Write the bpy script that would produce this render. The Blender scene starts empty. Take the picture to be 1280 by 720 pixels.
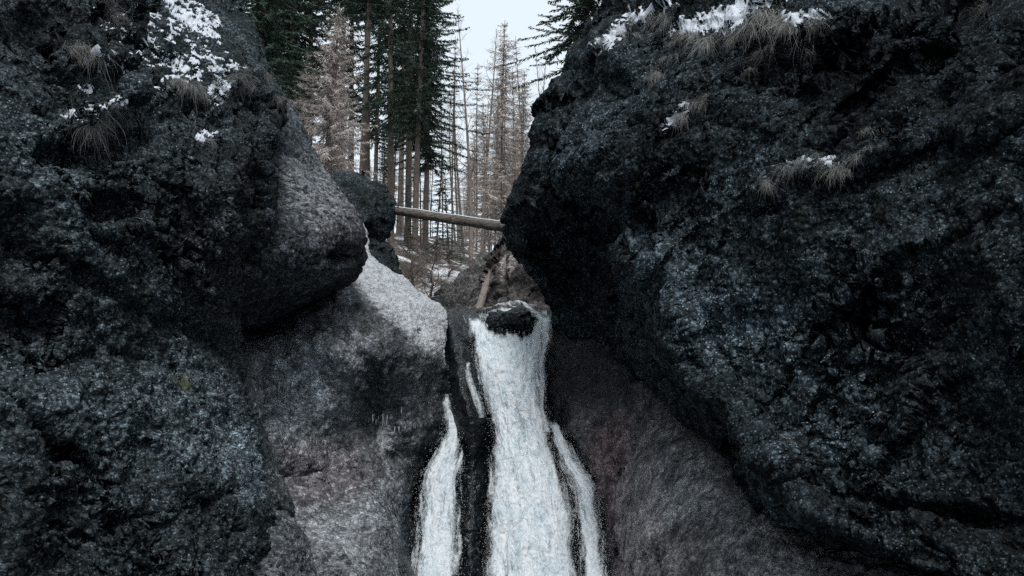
import bpy, math, random
import numpy as np
from math import radians, sin, cos, tan, pi
from mathutils import Vector

# ------------------------------------------------------------------ camera, sky, sun, exposure
scene = bpy.context.scene
col = scene.collection
F = 1200.0                     # focal length in pixels of a 1280 wide picture
PITCH = radians(8.0)
CAMZ = 1.7
cam_data = bpy.data.cameras.new('camera')
cam_data.sensor_width = 36.0
cam_data.lens = 36.0 * F / 1280.0
cam_data.clip_start = 0.05
cam_data.clip_end = 3000.0
cam = bpy.data.objects.new('camera', cam_data)
col.objects.link(cam)
cam.location = (0, 0, CAMZ)
cam.rotation_euler = (pi / 2 + PITCH, 0, 0)
scene.camera = cam

SUN_AZ = math.atan2(0.10, -0.60)           # from +y towards +x: the veiled sun stands behind the camera, along the gorge
SUN_EL = radians(52.0)
world = bpy.data.worlds.new('World')
scene.world = world
world.use_nodes = True
wn = world.node_tree
for n in list(wn.nodes):
    wn.nodes.remove(n)
w_out = wn.nodes.new('ShaderNodeOutputWorld')
w_bg = wn.nodes.new('ShaderNodeBackground')
w_sky = wn.nodes.new('ShaderNodeTexSky')
w_sky.sky_type = 'NISHITA'
w_sky.sun_disc = False
w_sky.sun_elevation = SUN_EL
w_sky.sun_rotation = SUN_AZ % (2 * pi)
w_sky.air_density = 1.0
w_sky.dust_density = 2.5
w_sky.ozone_density = 2.0
w_bg.inputs['Strength'].default_value = 0.10
# a thin even veil of cloud over the whole sky
w_mix = wn.nodes.new('ShaderNodeMix')
w_mix.data_type = 'RGBA'
w_mix.inputs[0].default_value = 0.78
w_mix.inputs[7].default_value = (6.2, 6.75, 7.0, 1)
wn.links.new(w_sky.outputs[0], w_mix.inputs[6])
wn.links.new(w_mix.outputs[2], w_bg.inputs[0])
wn.links.new(w_bg.outputs[0], w_out.inputs[0])

sun_data = bpy.data.lights.new('sun', 'SUN')
sun_data.energy = 1.4
sun_data.angle = radians(14.0)
sun_data.color = (1.0, 0.96, 0.93)
sun = bpy.data.objects.new('sun', sun_data)
col.objects.link(sun)
sdir = Vector((sin(SUN_AZ) * cos(SUN_EL), cos(SUN_AZ) * cos(SUN_EL), sin(SUN_EL)))
sun.rotation_euler = sdir.to_track_quat('Z', 'Y').to_euler()
sun.location = (-40, -10, 40)

vs = scene.view_settings
vs.view_transform = 'Standard'
vs.look = 'None'
vs.exposure = 0.7
vs.gamma = 1.0
vs.use_curve_mapping = False
scene.cycles.use_denoising = False
scene.cycles.max_bounces = 5
scene.cycles.diffuse_bounces = 3
scene.cycles.transparent_max_bounces = 12
rng = np.random.default_rng(7)
random.seed(7)

# ------------------------------------------------------------------ helpers
CP, SP = cos(PITCH), sin(PITCH)


def at(px, py, Y):
    """a point of the place that stands Y metres in front of the camera on the line of a picture point"""
    u = (px - 640.0) / F
    v = (360.0 - py) / F
    k = Y / (CP - v * SP)
    return np.array([u * k, Y, CAMZ + (SP + v * CP) * k])


def project(P):
    P = np.asarray(P, float)
    dx, dy, dz = P[..., 0], P[..., 1], P[..., 2] - CAMZ
    depth = np.maximum(dy * CP + dz * SP, 1e-3)
    up = -dy * SP + dz * CP
    return 640 + F * dx / depth, 360 - F * up / depth, depth


# --- noise (numpy)
def _hash(ix, iy, iz, seed):
    h = (ix.astype(np.int64) * 374761393 + iy.astype(np.int64) * 668265263 + iz.astype(np.int64) * 2147483647 + seed * 1274126177) & 0xFFFFFFFF
    h = ((h ^ (h >> 13)) * 1274126177) & 0xFFFFFFFF
    h = ((h ^ (h >> 16)) * 2246822519) & 0xFFFFFFFF
    return (h ^ (h >> 15)) & 0xFFFFFFFF


_G = np.random.default_rng(3).normal(size=(256, 3))
_G /= np.linalg.norm(_G, axis=1, keepdims=True)


def perlin(P, seed=0):
    P = P.reshape(-1, 3)
    i = np.floor(P).astype(np.int64)
    f = P - i
    w = f * f * f * (f * (f * 6 - 15) + 10)
    out = np.zeros(len(P))
    for dx in (0, 1):
        wx = w[:, 0] if dx else 1 - w[:, 0]
        for dy in (0, 1):
            wy = w[:, 1] if dy else 1 - w[:, 1]
            for dz in (0, 1):
                wz = w[:, 2] if dz else 1 - w[:, 2]
                g = _G[_hash(i[:, 0] + dx, i[:, 1] + dy, i[:, 2] + dz, seed) & 255]
                d = g[:, 0] * (f[:, 0] - dx) + g[:, 1] * (f[:, 1] - dy) + g[:, 2] * (f[:, 2] - dz)
                out += wx * wy * wz * d
    return out * 1.5


def fbm(P, freq, octaves, gain=0.5, seed=0, ridged=False):
    P = P.reshape(-1, 3)
    s = np.zeros(len(P))
    a = 1.0
    for o in range(octaves):
        n = perlin(P * freq + o * 17.3, seed + o)
        if ridged:
            n = 1 - 2 * np.abs(n)
        s += a * n
        a *= gain
        freq *= 2.03
    return s


def worley(P, freq, seed=0):
    """distance to the nearest feature point and a random value of that cell"""
    P = P.reshape(-1, 3) * freq
    i = np.floor(P).astype(np.int64)
    best = np.full(len(P), 9.0)
    rid = np.zeros(len(P))
    for dx in (-1, 0, 1):
        for dy in (-1, 0, 1):
            for dz in (-1, 0, 1):
                cx, cy, cz = i[:, 0] + dx, i[:, 1] + dy, i[:, 2] + dz
                h = _hash(cx, cy, cz, seed)
                jx = (h & 1023) / 1023.0
                jy = ((h >> 10) & 1023) / 1023.0
                jz = ((h >> 20) & 1023) / 1023.0
                d = (cx + jx - P[:, 0]) ** 2 + (cy + jy - P[:, 1]) ** 2 + (cz + jz - P[:, 2]) ** 2
                m = d < best
                best = np.where(m, d, best)
                rid = np.where(m, jx, rid)
    return np.sqrt(best), rid


def sstep(a, b, x):
    t = np.clip((np.asarray(x, float) - a) / (b - a), 0, 1)
    return t * t * (3 - 2 * t)


def line_dist(px, py, pts):
    """distance in picture units to a polyline, and the signed height above it (positive = below it)"""
    pts = np.asarray(pts, float)
    best = np.full(px.shape, 1e9)
    sgn = np.zeros(px.shape)
    for a, b in zip(pts[:-1], pts[1:]):
        d = b - a
        L2 = (d ** 2).sum()
        t = np.clip(((px - a[0]) * d[0] + (py - a[1]) * d[1]) / L2, 0, 1)
        qx, qy = a[0] + t * d[0], a[1] + t * d[1]
        dist = np.hypot(px - qx, py - qy)
        m = dist < best
        best = np.where(m, dist, best)
        sgn = np.where(m, py - qy, sgn)
    return best, sgn


def blob(px, py, cx, cy, rx, ry, rot=0.0, soft=0.5):
    c, s = cos(radians(rot)), sin(radians(rot))
    x, y = px - cx, py - cy
    u, v = (x * c + y * s) / rx, (-x * s + y * c) / ry
    return 1 - sstep(1 - soft, 1 + soft, np.hypot(u, v))


# --- objects
def tag(o, label=None, cat=None, group=None, kind=None):
    if label:
        o['label'] = label
    if cat:
        o['category'] = cat
    if group:
        o['group'] = group
    if kind:
        o['kind'] = kind
    return o


def mesh_np(name, V, faces, mat, smooth=True, attrs=None):
    """mesh data from numpy arrays; faces is an (n, k) array"""
    V = np.ascontiguousarray(V, dtype=np.float32)
    faces = np.ascontiguousarray(faces, dtype=np.int32)
    n, k = faces.shape
    me = bpy.data.meshes.new(name)
    me.vertices.add(len(V))
    me.vertices.foreach_set('co', V.ravel())
    me.loops.add(n * k)
    me.loops.foreach_set('vertex_index', faces.ravel())
    me.polygons.add(n)
    me.polygons.foreach_set('loop_start', np.arange(0, n * k, k, dtype=np.int32))
    me.polygons.foreach_set('loop_total', np.full(n, k, dtype=np.int32))
    me.polygons.foreach_set('use_smooth', np.full(n, smooth))
    if attrs:
        for key, val in attrs.items():
            a = me.attributes.new(key, 'FLOAT', 'POINT')
            a.data.foreach_set('value', np.ascontiguousarray(val, dtype=np.float32).ravel())
    me.update(calc_edges=True)
    me.materials.append(mat)
    return me


def obj(name, me, parent=None):
    o = bpy.data.objects.new(name, me)
    col.objects.link(o)
    if parent is not None:
        o.parent = parent
    return o


def empty(name, loc, rz=0.0):
    o = bpy.data.objects.new(name, None)
    col.objects.link(o)
    o.location = loc
    o.rotation_euler = (0, 0, rz)
    o.empty_display_size = 0.2
    return o


def grid_faces(nv, nu):
    a = np.arange(nv * nu).reshape(nv, nu)
    return np.stack([a[:-1, :-1], a[:-1, 1:], a[1:, 1:], a[1:, :-1]], -1).reshape(-1, 4)


# --- materials
def new_mat(name):
    m = bpy.data.materials.new(name)
    m.use_nodes = True
    nt = m.node_tree
    for n in list(nt.nodes):
        nt.nodes.remove(n)
    out = nt.nodes.new('ShaderNodeOutputMaterial')
    return m, nt, out


def nd(nt, kind, **kw):
    n = nt.nodes.new(kind)
    for k, v in kw.items():
        if k.startswith('i_'):
            n.inputs[k[2:].replace('_', ' ')].default_value = v
        else:
            setattr(n, k, v)
    return n


def ramp(nt, fac, stops):
    r = nt.nodes.new('ShaderNodeValToRGB')
    while len(r.color_ramp.elements) < len(stops):
        r.color_ramp.elements.new(0.5)
    for e, (p, c) in zip(r.color_ramp.elements, stops):
        e.position = p
        e.color = (c[0], c[1], c[2], 1) if not isinstance(c, (int, float)) else (c, c, c, 1)
    nt.links.new(fac, r.inputs[0])
    return r.outputs[0]


def mixc(nt, fac, a, b, mode='MIX'):
    n = nt.nodes.new('ShaderNodeMix')
    n.data_type = 'RGBA'
    n.blend_type = mode
    n.clamp_factor = True
    for s, v in ((n.inputs[0], fac), (n.inputs[6], a), (n.inputs[7], b)):
        if isinstance(v, bpy.types.NodeSocket):
            nt.links.new(v, s)
        elif isinstance(v, (int, float)):
            s.default_value = v
        else:
            s.default_value = (v[0], v[1], v[2], 1)
    return n.outputs[2]


def math_n(nt, op, a, b=None, clamp=False):
    n = nt.nodes.new('ShaderNodeMath')
    n.operation = op
    n.use_clamp = clamp
    for s, v in ((n.inputs[0], a), (n.inputs[1], b)):
        if v is None:
            continue
        if isinstance(v, bpy.types.NodeSocket):
            nt.links.new(v, s)
        else:
            s.default_value = v
    return n.outputs[0]


def rock_material(name, dark, light, pebble=0.06, speck=0.5, warm=0.0, moss=0.35, stretch=(1, 1, 1), bump=0.75, grit=0.9, streak=0.0):
    """conglomerate: pebbles set in a darker matrix; attributes frost / wet / tint come from the mesh"""
    m, nt, out = new_mat(name)
    L = nt.links.new
    tc = nt.nodes.new('ShaderNodeTexCoord')
    mp = nt.nodes.new('ShaderNodeMapping')
    mp.inputs['Scale'].default_value = stretch
    L(tc.outputs['Object'], mp.inputs[0])
    co = mp.outputs[0]
    wz = nd(nt, 'ShaderNodeTexNoise', i_Scale=9.0, i_Detail=3.0)
    L(co, wz.inputs['Vector'])
    warp = nt.nodes.new('ShaderNodeVectorMath')
    warp.operation = 'MULTIPLY_ADD'
    L(wz.outputs['Color'], warp.inputs[0])
    warp.inputs[1].default_value = (0.04, 0.04, 0.04)
    L(co, warp.inputs[2])
    v1 = nd(nt, 'ShaderNodeTexVoronoi', i_Scale=1.0 / pebble)
    L(warp.outputs[0], v1.inputs['Vector'])
    v2 = nd(nt, 'ShaderNodeTexVoronoi', i_Scale=1.9 / pebble)
    L(warp.outputs[0], v2.inputs['Vector'])
    big = nd(nt, 'ShaderNodeTexNoise', i_Scale=0.9, i_Detail=7.0, i_Roughness=0.62)
    L(co, big.inputs['Vector'])
    mid = nd(nt, 'ShaderNodeTexNoise', i_Scale=6.0, i_Detail=8.0, i_Roughness=0.68)
    L(co, mid.inputs['Vector'])
    fine = nd(nt, 'ShaderNodeTexNoise', i_Scale=38.0, i_Detail=5.0, i_Roughness=0.7)
    L(co, fine.inputs['Vector'])
    sep1 = nt.nodes.new('ShaderNodeSeparateColor')
    L(v1.outputs['Color'], sep1.inputs[0])
    sep2 = nt.nodes.new('ShaderNodeSeparateColor')
    L(v2.outputs['Color'], sep2.inputs[0])
    base = ramp(nt, mid.outputs['Fac'], [(0.30, dark), (0.48, [d * 0.5 + l * 0.5 for d, l in zip(dark, light)]), (0.72, light)])
    # big dark and pale stains
    base = mixc(nt, 1.0, base, ramp(nt, big.outputs['Fac'], [(0.32, 0.45), (0.5, 1.0), (0.7, 1.35)]), 'MULTIPLY')
    # pebbles of unequal tone: most sink into the matrix, a few stand out pale
    p1 = ramp(nt, sep1.outputs[0], [(0.0, 0.30), (0.45, 0.65), (0.72, 1.15), (1.0, 2.6)])
    base = mixc(nt, speck, base, mixc(nt, 1.0, base, p1, 'MULTIPLY'))
    dot = math_n(nt, 'MULTIPLY', ramp(nt, v2.outputs['Distance'], [(0.40, 1.0), (0.46, 0.0)]), ramp(nt, sep2.outputs[1], [(0.68, 0.0), (0.98, 1.0)]))
    patch = ramp(nt, big.outputs['Fac'], [(0.38, 0.25), (0.6, 1.0)])
    dot = math_n(nt, 'MULTIPLY', math_n(nt, 'MULTIPLY', dot, patch), speck * 0.9)
    base = mixc(nt, dot, base, [min(l * 5.5, 0.42) for l in light])
    fn = ramp(nt, fine.outputs['Fac'], [(0.36, 0.38), (0.5, 0.95), (0.64, 2.1)])
    base = mixc(nt, grit, base, mixc(nt, 1.0, base, fn, 'MULTIPLY'))
    if streak:
        ms = nt.nodes.new('ShaderNodeMapping')
        ms.inputs['Rotation'].default_value = (0, 0.35, 0)
        ms.inputs['Scale'].default_value = (5.0, 5.0, 0.55)
        L(tc.outputs['Object'], ms.inputs[0])
        sn = nd(nt, 'ShaderNodeTexNoise', i_Scale=1.6, i_Detail=8.0, i_Roughness=0.7)
        L(ms.outputs[0], sn.inputs['Vector'])
        base = mixc(nt, streak, base, mixc(nt, 1.0, base, ramp(nt, sn.outputs['Fac'], [(0.36, 0.35), (0.5, 1.0), (0.66, 1.7)]), 'MULTIPLY'))
        gn = nd(nt, 'ShaderNodeTexNoise', i_Scale=110.0, i_Detail=3.0, i_Roughness=0.8)
        L(co, gn.inputs['Vector'])
        base = mixc(nt, 0.9, base, mixc(nt, 1.0, base, ramp(nt, gn.outputs['Fac'], [(0.36, 0.35), (0.5, 1.0), (0.66, 2.0)]), 'MULTIPLY'))
    # black lichen and moss blotches
    msk = nd(nt, 'ShaderNodeTexNoise', i_Scale=2.6, i_Detail=9.0, i_Roughness=0.72)
    L(mp.outputs[0], msk.inputs['Vector'])
    mfac = ramp(nt, msk.outputs['Fac'], [(0.50, 0.0), (0.60, 1.0)])
    at_p = nd(nt, 'ShaderNodeAttribute', attribute_name='pale')
    bare = math_n(nt, 'SUBTRACT', 1.0, math_n(nt, 'MULTIPLY', at_p.outputs['Fac'], 1.3), True)
    base = mixc(nt, math_n(nt, 'MULTIPLY', math_n(nt, 'MULTIPLY', mfac, moss), bare), base, (0.009, 0.011, 0.010))
    # pale bare rock and black lichen, plus painted light and shade, with ragged limits
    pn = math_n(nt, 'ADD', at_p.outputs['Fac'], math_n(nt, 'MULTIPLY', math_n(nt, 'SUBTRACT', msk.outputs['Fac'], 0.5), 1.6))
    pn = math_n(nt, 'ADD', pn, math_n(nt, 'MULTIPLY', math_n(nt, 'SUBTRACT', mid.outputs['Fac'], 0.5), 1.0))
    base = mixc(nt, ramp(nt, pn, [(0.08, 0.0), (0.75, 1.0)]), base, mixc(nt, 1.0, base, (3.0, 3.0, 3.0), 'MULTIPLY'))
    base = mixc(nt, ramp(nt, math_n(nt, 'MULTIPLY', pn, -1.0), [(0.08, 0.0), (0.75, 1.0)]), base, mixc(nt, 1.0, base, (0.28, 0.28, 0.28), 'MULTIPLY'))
    # tint: iron-brown bands, also warm sunlight painted on an edge
    at_t = nd(nt, 'ShaderNodeAttribute', attribute_name='tint')
    base = mixc(nt, math_n(nt, 'MULTIPLY', at_t.outputs['Fac'], 0.6), base, mixc(nt, 1.0, base, (1.35, 0.88, 0.86), 'MULTIPLY'))
    # wet
    at_w = nd(nt, 'ShaderNodeAttribute', attribute_name='wet')
    wetn = math_n(nt, 'ADD', at_w.outputs['Fac'], math_n(nt, 'MULTIPLY', math_n(nt, 'SUBTRACT', mid.outputs['Fac'], 0.5), 0.9))
    wetf = math_n(nt, 'MULTIPLY', ramp(nt, wetn, [(0.35, 0.0), (0.6, 1.0)]), ramp(nt, at_w.outputs['Fac'], [(0.05, 0.0), (0.25, 1.0)]))
    base = mixc(nt, math_n(nt, 'MULTIPLY', wetf, 0.85), base, mixc(nt, 1.0, base, (0.16, 0.21, 0.24), 'MULTIPLY'))
    # frost dusting
    at_f = nd(nt, 'ShaderNodeAttribute', attribute_name='frost')
    mpf = nt.nodes.new('ShaderNodeMapping')
    mpf.inputs['Rotation'].default_value = (0, 0.75, 0)
    mpf.inputs['Scale'].default_value = (1.0, 1.0, 2.0)
    L(tc.outputs['Object'], mpf.inputs[0])
    nf = nd(nt, 'ShaderNodeTexNoise', i_Scale=9.0, i_Detail=10.0, i_Roughness=0.85)
    L(mpf.outputs[0], nf.inputs['Vector'])
    ff = math_n(nt, 'ADD', at_f.outputs['Fac'], math_n(nt, 'MULTIPLY', math_n(nt, 'SUBTRACT', nf.outputs['Fac'], 0.5), 2.2))
    ff = math_n(nt, 'MULTIPLY', ramp(nt, ff, [(0.42, 0.0), (0.85, 1.0)]), ramp(nt, at_f.outputs['Fac'], [(0.03, 0.0), (0.2, 1.0)]))
    base = mixc(nt, math_n(nt, 'MULTIPLY', ff, 0.9), base, (0.62, 0.66, 0.70))
    b = nt.nodes.new('ShaderNodeBsdfPrincipled')
    L(base, b.inputs['Base Color'])
    rgh = ramp(nt, wetf, [(0.0, 0.78), (1.0, 0.20)])
    L(rgh, b.inputs['Roughness'])
    L(ramp(nt, wetf, [(0.0, 0.06), (1.0, 0.30)]), b.inputs['Specular IOR Level'])
    # relief
    h = math_n(nt, 'MULTIPLY', math_n(nt, 'SUBTRACT', 1.0, v1.outputs['Distance']), 0.9)
    h = math_n(nt, 'ADD', h, math_n(nt, 'MULTIPLY', v2.outputs['Distance'], -0.45))
    h = math_n(nt, 'ADD', h, math_n(nt, 'MULTIPLY', fine.outputs['Fac'], 0.9))
    h = math_n(nt, 'ADD', h, math_n(nt, 'MULTIPLY', mid.outputs['Fac'], 1.2))
    bp = nd(nt, 'ShaderNodeBump', i_Strength=bump, i_Distance=pebble * 0.9)
    L(h, bp.inputs['Height'])
    L(bp.outputs[0], b.inputs['Normal'])
    L(b.outputs[0], out.inputs[0])
    return m


def simple_mat(name, c1, c2, scale=6.0, rough=0.8, bump=0.0, stretch=(1, 1, 1), spec=0.3, detail=6.0, per_object=0.0):
    m, nt, out = new_mat(name)
    L = nt.links.new
    tc = nt.nodes.new('ShaderNodeTexCoord')
    mp = nt.nodes.new('ShaderNodeMapping')
    mp.inputs['Scale'].default_value = stretch
    L(tc.outputs['Object'], mp.inputs[0])
    n = nd(nt, 'ShaderNodeTexNoise', i_Scale=scale, i_Detail=detail, i_Roughness=0.65)
    L(mp.outputs[0], n.inputs['Vector'])
    c = ramp(nt, n.outputs['Fac'], [(0.3, c1), (0.7, c2)])
    if per_object:
        oi = nt.nodes.new('ShaderNodeObjectInfo')
        c = mixc(nt, 1.0, c, ramp(nt, oi.outputs['Random'], [(0.0, 1 - per_object), (1.0, 1 + per_object)]), 'MULTIPLY')
    b = nt.nodes.new('ShaderNodeBsdfPrincipled')
    L(c, b.inputs['Base Color'])
    b.inputs['Roughness'].default_value = rough
    b.inputs['Specular IOR Level'].default_value = spec
    if bump:
        bp = nd(nt, 'ShaderNodeBump', i_Strength=bump, i_Distance=0.03)
        L(n.outputs['Fac'], bp.inputs['Height'])
        L(bp.outputs[0], b.inputs['Normal'])
    L(b.outputs[0], out.inputs[0])
    return m


M_CLIFF_R = rock_material('conglomerate_dark', (0.0085, 0.0120, 0.0142), (0.036, 0.049, 0.058), pebble=0.042, speck=1.0, moss=0.65, bump=0.65)
M_CLIFF_L = rock_material('conglomerate_left', (0.0110, 0.0150, 0.0172), (0.048, 0.062, 0.071), pebble=0.034, speck=0.9, moss=0.6, bump=0.6, stretch=(1, 1, 1.25))
M_PALE = rock_material('pale_conglomerate', (0.024, 0.030, 0.036), (0.105, 0.126, 0.145), pebble=0.06, speck=0.7, moss=0.55)
M_SLAB = rock_material('stained_slab', (0.054, 0.061, 0.068), (0.182, 0.202, 0.222), pebble=0.045, speck=0.5, moss=0.65, bump=0.7, grit=0.7, streak=0.6)
M_SHELF = rock_material('smooth_shelf', (0.044, 0.048, 0.052), (0.155, 0.162, 0.172), pebble=0.04, speck=0.35, moss=0.45, bump=0.6, grit=0.6, streak=0.8)
M_WET = rock_material('wet_black_rock', (0.010, 0.014, 0.018), (0.036, 0.047, 0.058), pebble=0.06, speck=0.4, moss=0.4, bump=0.35, grit=0.5)
M_BACK = rock_material('far_rock', (0.03, 0.031, 0.032), (0.13, 0.128, 0.126), pebble=0.09, speck=0.5, moss=0.5)
M_SNOW = simple_mat('snow', (0.52, 0.58, 0.65), (0.66, 0.71, 0.77), 18.0, 0.6, 0.35)
M_ICE = simple_mat('ice', (0.22, 0.25, 0.28), (0.42, 0.46, 0.50), 20.0, 0.25, 0.2)
M_GRASS = simple_mat('dry_grass', (0.13, 0.135, 0.13), (0.35, 0.36, 0.345), 14.0, 0.8, per_object=0.25)
M_GRASSG = simple_mat('green_grass', (0.06, 0.07, 0.03), (0.17, 0.17, 0.09), 14.0, 0.8)
M_BARK = simple_mat('bark', (0.05, 0.042, 0.036), (0.17, 0.14, 0.12), 3.0, 0.9, 0.8, (6, 6, 1))
M_BARKP = simple_mat('pale_bark', (0.10, 0.085, 0.075), (0.26, 0.22, 0.195), 3.0, 0.9, 0.6, (6, 6, 1))
M_SPRUCE = simple_mat('spruce_needles', (0.012, 0.028, 0.022), (0.045, 0.075, 0.052), 1.6, 0.7, per_object=0.3)
M_BROWNT = simple_mat('bare_larch_twigs', (0.14, 0.12, 0.108), (0.40, 0.35, 0.315), 1.2, 0.85, per_object=0.3)
M_BROWNP = simple_mat('pale_larch_twigs', (0.24, 0.215, 0.20), (0.52, 0.47, 0.44), 1.2, 0.85)
M_TWIG = simple_mat('bare_twigs', (0.07, 0.06, 0.055), (0.20, 0.17, 0.15), 1.2, 0.85, per_object=0.3)
M_LOG = simple_mat('peeled_log', (0.035, 0.031, 0.028), (0.21, 0.185, 0.165), 3.0, 0.8, 1.0, (1.6, 7, 7))

M_EDGE_STRIP = simple_mat('sunlit_edge_strip', (0.12, 0.10, 0.09), (0.38, 0.32, 0.285), 6.0, 0.8, 0.6, (6, 6, 1))  # colour of the added strip that stands in for a sunlit edge

# ------------------------------------------------------------------ terrain


def terr(x, y):
    x = np.asarray(x, float)
    y = np.asarray(y, float)
    fl = np.interp(y, [-60, 14, 16.6, 18.5, 24, 32, 60, 120, 260, 700], [-1.6, -1.4, -0.3, 2.5, 4.6, 6.6, 11.8, 23.0, 46, 110])
    near = 1 - sstep(15.5, 20.5, y)
    left = sstep(6.6, 10.0, -x) * near * 15.0  # unseen bank, raised out of view to keep the gorge dark
    right = sstep(7.0, 11.0, x) * (1 - sstep(20, 30, y)) * 13.0
    far = sstep(20, 30, y)
    side = far * (0.10 * np.abs(x + 1.0) + 0.9 * sstep(1.0, 5.0, np.abs(x - (-1.2))))
    n = fbm(np.stack([x, y, 0 * x], -1), 0.22, 4, 0.5, 5).reshape(x.shape) * 0.55
    return fl + left + right + side + n * (0.3 + 0.7 * far)


def terrain_mesh():
    ys = np.concatenate([np.arange(-60, 14, 2.0), np.arange(14, 60, 0.35), np.arange(60, 130, 1.5), np.linspace(130, 700, 60)])
    xs = np.concatenate([-np.geomspace(400, 16, 40), np.arange(-15.6, 15.6, 0.35), np.geomspace(16, 400, 40)])
    X, Y = np.meshgrid(xs, ys)
    Z = terr(X, Y)
    V = np.stack([X, Y, Z], -1).reshape(-1, 3)
    return mesh_np('ground', V, grid_faces(len(ys), len(xs)), M_GROUND)


def ground_material():
    m, nt, out = new_mat('forest_floor')
    L = nt.links.new
    tc = nt.nodes.new('ShaderNodeTexCoord')
    n1 = nd(nt, 'ShaderNodeTexNoise', i_Scale=0.55, i_Detail=9.0, i_Roughness=0.7)
    L(tc.outputs['Object'], n1.inputs['Vector'])
    n2 = nd(nt, 'ShaderNodeTexNoise', i_Scale=7.0, i_Detail=7.0, i_Roughness=0.7)
    L(tc.outputs['Object'], n2.inputs['Vector'])
    soil = ramp(nt, n2.outputs['Fac'], [(0.3, (0.03, 0.025, 0.02)), (0.7, (0.14, 0.115, 0.095))])
    c = mixc(nt, ramp(nt, n1.outputs['Fac'], [(0.50, 0.0), (0.60, 1.0)]), soil, (0.78, 0.80, 0.84))
    b = nt.nodes.new('ShaderNodeBsdfPrincipled')
    L(c, b.inputs['Base Color'])
    b.inputs['Roughness'].default_value = 0.9
    bp = nd(nt, 'ShaderNodeBump', i_Strength=0.8, i_Distance=0.1)
    L(n2.outputs['Fac'], bp.inputs['Height'])
    L(bp.outputs[0], b.inputs['Normal'])
    L(b.outputs[0], out.inputs[0])
    return m


M_GROUND = ground_material()
ground = obj('ground', terrain_mesh())
tag(ground, 'forest floor of snow and brown litter rising behind the gorge', kind='structure')


# ------------------------------------------------------------------ rock lofts
def hermite(t, T, Q):
    """smooth curve through Q (n, ...) at parameters T (n), sampled at t; tangents are limited finite differences"""
    T = np.asarray(T, float)
    d = (Q[1:] - Q[:-1]) / (T[1:] - T[:-1]).reshape((-1,) + (1,) * (Q.ndim - 1))
    m = np.empty_like(Q)
    m[0], m[-1] = d[0], d[-1]
    w0 = (T[2:] - T[1:-1]).reshape((-1,) + (1,) * (Q.ndim - 1))
    w1 = (T[1:-1] - T[:-2]).reshape((-1,) + (1,) * (Q.ndim - 1))
    m[1:-1] = (d[:-1] * w0 + d[1:] * w1) / (w0 + w1)
    k = np.clip(np.searchsorted(T, t, side='right') - 1, 0, len(T) - 2)
    h = (T[k + 1] - T[k])
    s = (t - T[k]) / h
    sh = (-1,) + (1,) * (Q.ndim - 1)
    s, h = s.reshape(sh), h.reshape(sh)
    return ((2 * s ** 3 - 3 * s ** 2 + 1) * Q[k] + (s ** 3 - 2 * s ** 2 + s) * h * m[k]
            + (-2 * s ** 3 + 3 * s ** 2) * Q[k + 1] + (s ** 3 - s ** 2) * h * m[k + 1])


BACK = [(0.10, 0.35), (0.45, 0.9), (1.2, 1.6), (2.6, 2.4)]
ROCKS = {}


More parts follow.
